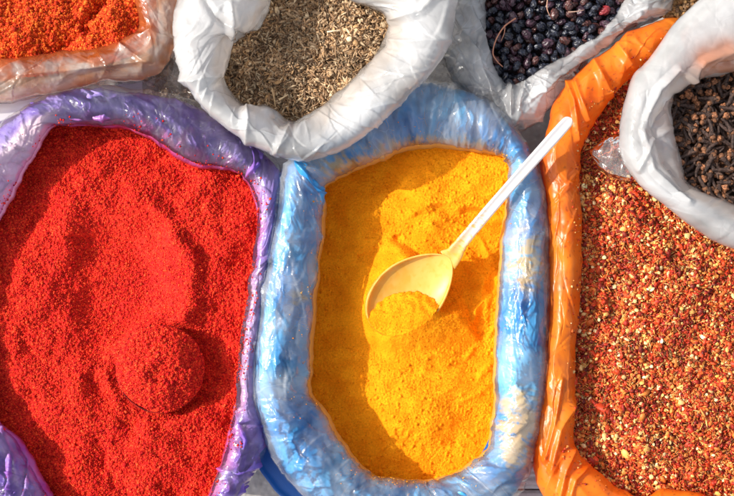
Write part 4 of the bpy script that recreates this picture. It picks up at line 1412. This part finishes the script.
# heap of red pepper in it
nr_, na_ = 64, 190
rq = np.linspace(0.001, 1.0, nr_); aq = np.linspace(0, 2 * np.pi, na_, endpoint=False)
RR, AA = np.meshgrid(rq, aq, indexing='ij')
def heap_r(a): return 1.035 + .012 * pn(a * 3, a * 0, 5) - .055 * np.exp(-((np.mod(a - math.pi * 1.33 + np.pi, 2 * np.pi) - np.pi) / .45) ** 2)
def heap_z(r, x, y): return .023 * (1 - r ** 2.6) * (1 + .16 * fbm(x * 40, y * 40, 3, 12)) + .0015 * fbm(x * 260, y * 260, 2, 13) + .0012
x = corg[0] + R_ * RR * heap_r(AA) * np.cos(AA); y = corg[1] + R_ * RR * heap_r(AA) * np.sin(AA)
hz = corg[2] + cup_z(x - corg[0], y - corg[1]) + heap_z(RR, x, y)
cq = red_c(0, 0, x, y, hz)
fcs = grid_faces(nr_, na_, False)
j = np.arange(nr_ - 1)[:, None] * na_
wrapf = np.concatenate([np.stack([j + na_ - 1, j + 2 * na_ - 1, j + na_, j], -1).reshape(-1, 4)])
heap = link('pepper_heap', mesh_np('pepper_heap', np.stack([x, y, hz], -1), np.concatenate([fcs, wrapf]), M_RED, col=cq))
tag(heap, 'rounded heap of red pepper filling the half buried cup', 'pepper heap')
rg = np.random.default_rng(77)
ng = 9000
r = np.sqrt(rg.random(ng)) * .99; an = rg.random(ng) * 2 * np.pi
gx = corg[0] + R_ * r * heap_r(an) * np.cos(an); gy = corg[1] + R_ * r * heap_r(an) * np.sin(an)
gz = corg[2] + cup_z(gx - corg[0], gy - corg[1]) + heap_z(r, gx, gy)
sc = .00095 * np.exp(rg.normal(0, .3, (ng, 1))) * (1 + rg.normal(0, .22, (ng, 3)))
v, f = spread(OCT_V, OCT_F, np.column_stack([gx, gy, gz + .0002]), rotmats(ng, .9, rg), sc, .12, rg)
join_to(heap, v, f, np.repeat(np.clip(REDS[rg.integers(0, 5, ng)] * (1 + rg.normal(0, .12, (ng, 1))), 0, 1), 6, 0))

# ------------------------------------------------------------------ clear corner of the clove bag lying on the flakes
nu, nv = 70, 80
uu = np.linspace(0, 1, nu); aa = np.linspace(0, 2 * np.pi, nv, endpoint=False)
A0 = P(590, 152, .392); A1 = P(634, 158, .405)
axd = A1 - A0; Lc = np.linalg.norm(axd); axd /= Lc
sdd = np.cross([0, 0, 1.], axd); sdd /= np.linalg.norm(sdd); upd = np.cross(axd, sdd)
UU, AAa = np.meshgrid(uu, aa, indexing='ij')
rw_ = np.interp(UU, [0, .06, .25, .5, .8, 1], [.001, .006, .017, .024, .028, .027]); rh_ = np.interp(UU, [0, .06, .3, .7, 1], [.001, .004, .010, .013, .012])
cr = crumple(UU * Lc * .6, AAa * .016, .013, 4, 2)
rw_ = rw_ * (1 + .07 * cr); rh_ = rh_ * (1 + .18 * cr)
Bc = A0 + axd * (UU * Lc)[..., None] + sdd * (rw_ * np.cos(AAa))[..., None] + upd * (rh_ * np.sin(AAa))[..., None]
Bc = np.concatenate([Bc, Bc[:, :1]], 1)
UV = np.stack([np.repeat(UU[:, :1], nv + 1, 1) * Lc, np.repeat((np.arange(nv + 1) / nv * .1)[None], nu, 0)], -1)
clo = np.array(clove_bag.location)
M_CORNER = mat_film('thin_clear_corner', milk=.10, vary=.16, rough=.12, sx=44, sy=34, dist=.004, gloss=1.1, edge=.12, strength=.25, crease=.4)
link('bag_corner', mesh_np('bag_corner', Bc - clo, grid_faces(nu, nv + 1, False), M_CORNER, col=np.full((nu * (nv + 1), 3), .8), uv=UV), clove_bag)

# ------------------------------------------------------------------ crumpled film between the bags
def crumpled(name, x0, y0, x1, y1, z0, amp, colf, mat, label, cat, seed, s=.02):
    gx = np.linspace(x0, x1, 150); gy = np.linspace(y0, y1, 120)
    PXg, PYg = np.meshgrid(gx, gy, indexing='ij')
    W = P(PXg, PYg, z0)
    W[..., 2] += amp * crumple(W[..., 0], W[..., 1], s, seed, 4) + amp * pn(W[..., 0] * 25, W[..., 1] * 25, seed)
    u = W[..., :2].copy()
    c = colf(W[..., 0], W[..., 1])
    ctr = W.reshape(-1, 3).mean(0)
    o = link(name, mesh_np(name, W - ctr, grid_faces(150, 120, False)[:, ::-1], mat, col=c, uv=u), loc=tuple(ctr))
    return tag(o, label, cat)


crumpled('plastic_sheet', 142, 56, 215, 120, .350, .010,
         lambda x, y: mixc(np.array([.16, .10, .06]), np.array([.50, .40, .30]), np.clip(.4 + 1.1 * fbm(x * 60, y * 60, 4, 3), 0, 1)), M_BROWN,
         'crumpled brownish plastic between the peach, purple and white bags', 'plastic sheet', 6)
crumpled('plastic_sheet', 408, 40, 478, 106, .330, .012,  # added sheet, its dark grey stands for shade in the gap
         lambda x, y: mixc(np.array([.10, .10, .11]), np.array([.42, .42, .43]), np.clip(.4 + 1.1 * fbm(x * 50, y * 50, 4, 5), 0, 1)), M_BROWN,
         'crumpled sheet added in the gap above the blue bag, its grey painted as shade', 'plastic sheet', 9)

# ------------------------------------------------------------------ ground and boards
m, nt, out, N, L = newmat('stony_ground')
tc = N('ShaderNodeTexCoord')
v1 = N('ShaderNodeTexVoronoi'); v1.inputs['Scale'].default_value = 150; v1.inputs['Randomness'].default_value = 1; v1.feature = 'SMOOTH_F1'
n1 = N('ShaderNodeTexNoise'); n1.inputs['Scale'].default_value = 30; n1.inputs['Detail'].default_value = 6
L(tc.outputs['Object'], v1.inputs['Vector']); L(tc.outputs['Object'], n1.inputs['Vector'])
r1 = N('ShaderNodeValToRGB'); r1.color_ramp.elements[0].color = (.22, .20, .18, 1); r1.color_ramp.elements[1].color = (.55, .52, .48, 1)
mxn = N('ShaderNodeMix', _data_type='FLOAT'); mxn.inputs[0].default_value = .5
L(v1.outputs['Color'], mxn.inputs[2]); L(n1.outputs[0], mxn.inputs[3]); L(mxn.outputs[0], r1.inputs[0])
pr = N('ShaderNodeBsdfPrincipled', Roughness=.9); L(r1.outputs[0], pr.inputs['Base Color'])
b = N('ShaderNodeBump'); b.inputs['Distance'].default_value = .0015; L(v1.outputs['Distance'], b.inputs['Height']); b.invert = True; L(b.outputs[0], pr.inputs['Normal'])
L(pr.outputs[0], out.inputs[0])
xs = np.linspace(-3, 3, 121)
X, Y = np.meshgrid(xs, xs, indexing='ij')
Zg = .004 * fbm(X * 6, Y * 6, 3, 2)
g = link('ground', mesh_np('ground', np.stack([X, Y, Zg], -1), grid_faces(121, 121, False), m))
tag(g, 'pale grey gravelly ground showing between the bags', 'ground', kind='structure')

M_WOOD = mat_tint('weathered_board', .8, (200, .0012), .2)


def board(cx, cy, lx, ly, lz, top, parent):
    nx, ny = 40, 10
    v = []; x = np.linspace(-lx / 2, lx / 2, nx); y = np.linspace(-ly / 2, ly / 2, ny)
    X, Y = np.meshgrid(x, y, indexing='ij')
    edge = np.minimum(np.minimum(lx / 2 - np.abs(X), ly / 2 - np.abs(Y)), .004)
    Zt = top - (.004 - edge) * .8 + .0012 * fbm(X * 12, Y * 120, 3, 4)
    Tp = np.stack([X + cx, Y + cy, Zt], -1).reshape(-1, 3); Bt = np.stack([X + cx, Y + cy, 0 * X + top - lz], -1).reshape(-1, 3)
    F = grid_faces(nx, ny, False); n = nx * ny
    bd = [(i, 0) for i in range(nx)] + [(nx - 1, j) for j in range(1, ny)] + [(i, ny - 1) for i in range(nx - 2, -1, -1)] + [(0, j) for j in range(ny - 2, 0, -1)]
    bi = np.array([i * ny + j for i, j in bd])
    S_ = np.stack([bi, bi + n, np.roll(bi, -1) + n, np.roll(bi, -1)], 1)
    c = mixc(np.array([.30, .27, .28]), np.array([.55, .50, .52]), np.clip(.5 + fbm(X * 8, Y * 90, 4, 3), 0, 1)).reshape(-1, 3)
    pl = parent.location
    return link('board', mesh_np('board', np.concatenate([Tp, Bt]) - np.array(pl), np.concatenate([F, F[:, ::-1] + n, S_]), M_WOOD, smooth_=False, col=np.concatenate([c, c])), parent)


c0 = P(530, 476, .22)
pal = tag(empty('wooden_rack', (float(c0[0]), float(c0[1]), 0)), 'weathered grey boards showing in the gap between blue bag and orange bag', 'rack')
bw = abs(P(530, 463, .22)[1] - P(530, 489, .22)[1])
board(c0[0], c0[1], .16, bw, .018, .22, pal)
board(c0[0], c0[1] + bw + .003, .16, bw, .018, .223, pal)
board(c0[0], c0[1] - bw - .004, .16, bw, .018, .204, pal)
for sx in (-.05, .05):
    ob = board(0, 0, bw * 3, .03, .03, 0, empty('tmp', (0, 0, 0)))
    tmp = ob.parent; ob.parent = pal; bpy.data.objects.remove(tmp)
    ob.name = 'post'; ob.rotation_euler = (0, 0, math.pi / 2); ob.location = (sx, 0, .184)

# ------------------------------------------------------------------ light, sky, camera
SUN_EL = math.radians(38)
dirv = Vector((.985, -.14, 0)).normalized()           # the way shadows fall on the ground
sund = Vector((dirv.x * math.cos(SUN_EL), dirv.y * math.cos(SUN_EL), -math.sin(SUN_EL)))
sl = bpy.data.lights.new('sun', 'SUN'); sl.energy = 3.1; sl.angle = math.radians(.5); sl.color = (1, .95, .87)
so = bpy.data.objects.new('sun', sl); COL.objects.link(so)
so.rotation_euler = sund.to_track_quat('-Z', 'Y').to_euler(); so.location = (-1, .3, 2)
w = bpy.data.worlds.new('World'); S.world = w; w.use_nodes = True
nt = w.node_tree; nt.nodes.clear()
sky = nt.nodes.new('ShaderNodeTexSky'); sky.sky_type = 'NISHITA'; sky.sun_disc = False
sky.sun_elevation = SUN_EL
sky.sun_rotation = math.atan2(-dirv.x, -dirv.y)
bg = nt.nodes.new('ShaderNodeBackground'); bg.inputs['Strength'].default_value = .15
ow = nt.nodes.new('ShaderNodeOutputWorld')
sky.dust_density = 4.0; sky.ozone_density = .6
hs = nt.nodes.new('ShaderNodeHueSaturation'); hs.inputs['Saturation'].default_value = .45
nt.links.new(sky.outputs[0], hs.inputs['Color']); nt.links.new(hs.outputs[0], bg.inputs[0]); nt.links.new(bg.outputs[0], ow.inputs[0])

cam = bpy.data.cameras.new('camera'); co = bpy.data.objects.new('camera', cam); COL.objects.link(co)
cam.lens = 50; cam.sensor_width = 36; cam.clip_start = .01; cam.clip_end = 100
co.location = CAM; co.rotation_euler = (TILT, 0, 0)
S.camera = co
S.view_settings.view_transform = 'Standard'; S.view_settings.look = 'None'; S.view_settings.gamma = 1
S.view_settings.exposure = 0.66
S.cycles.transparent_max_bounces = 16
S.cycles.max_bounces = 8
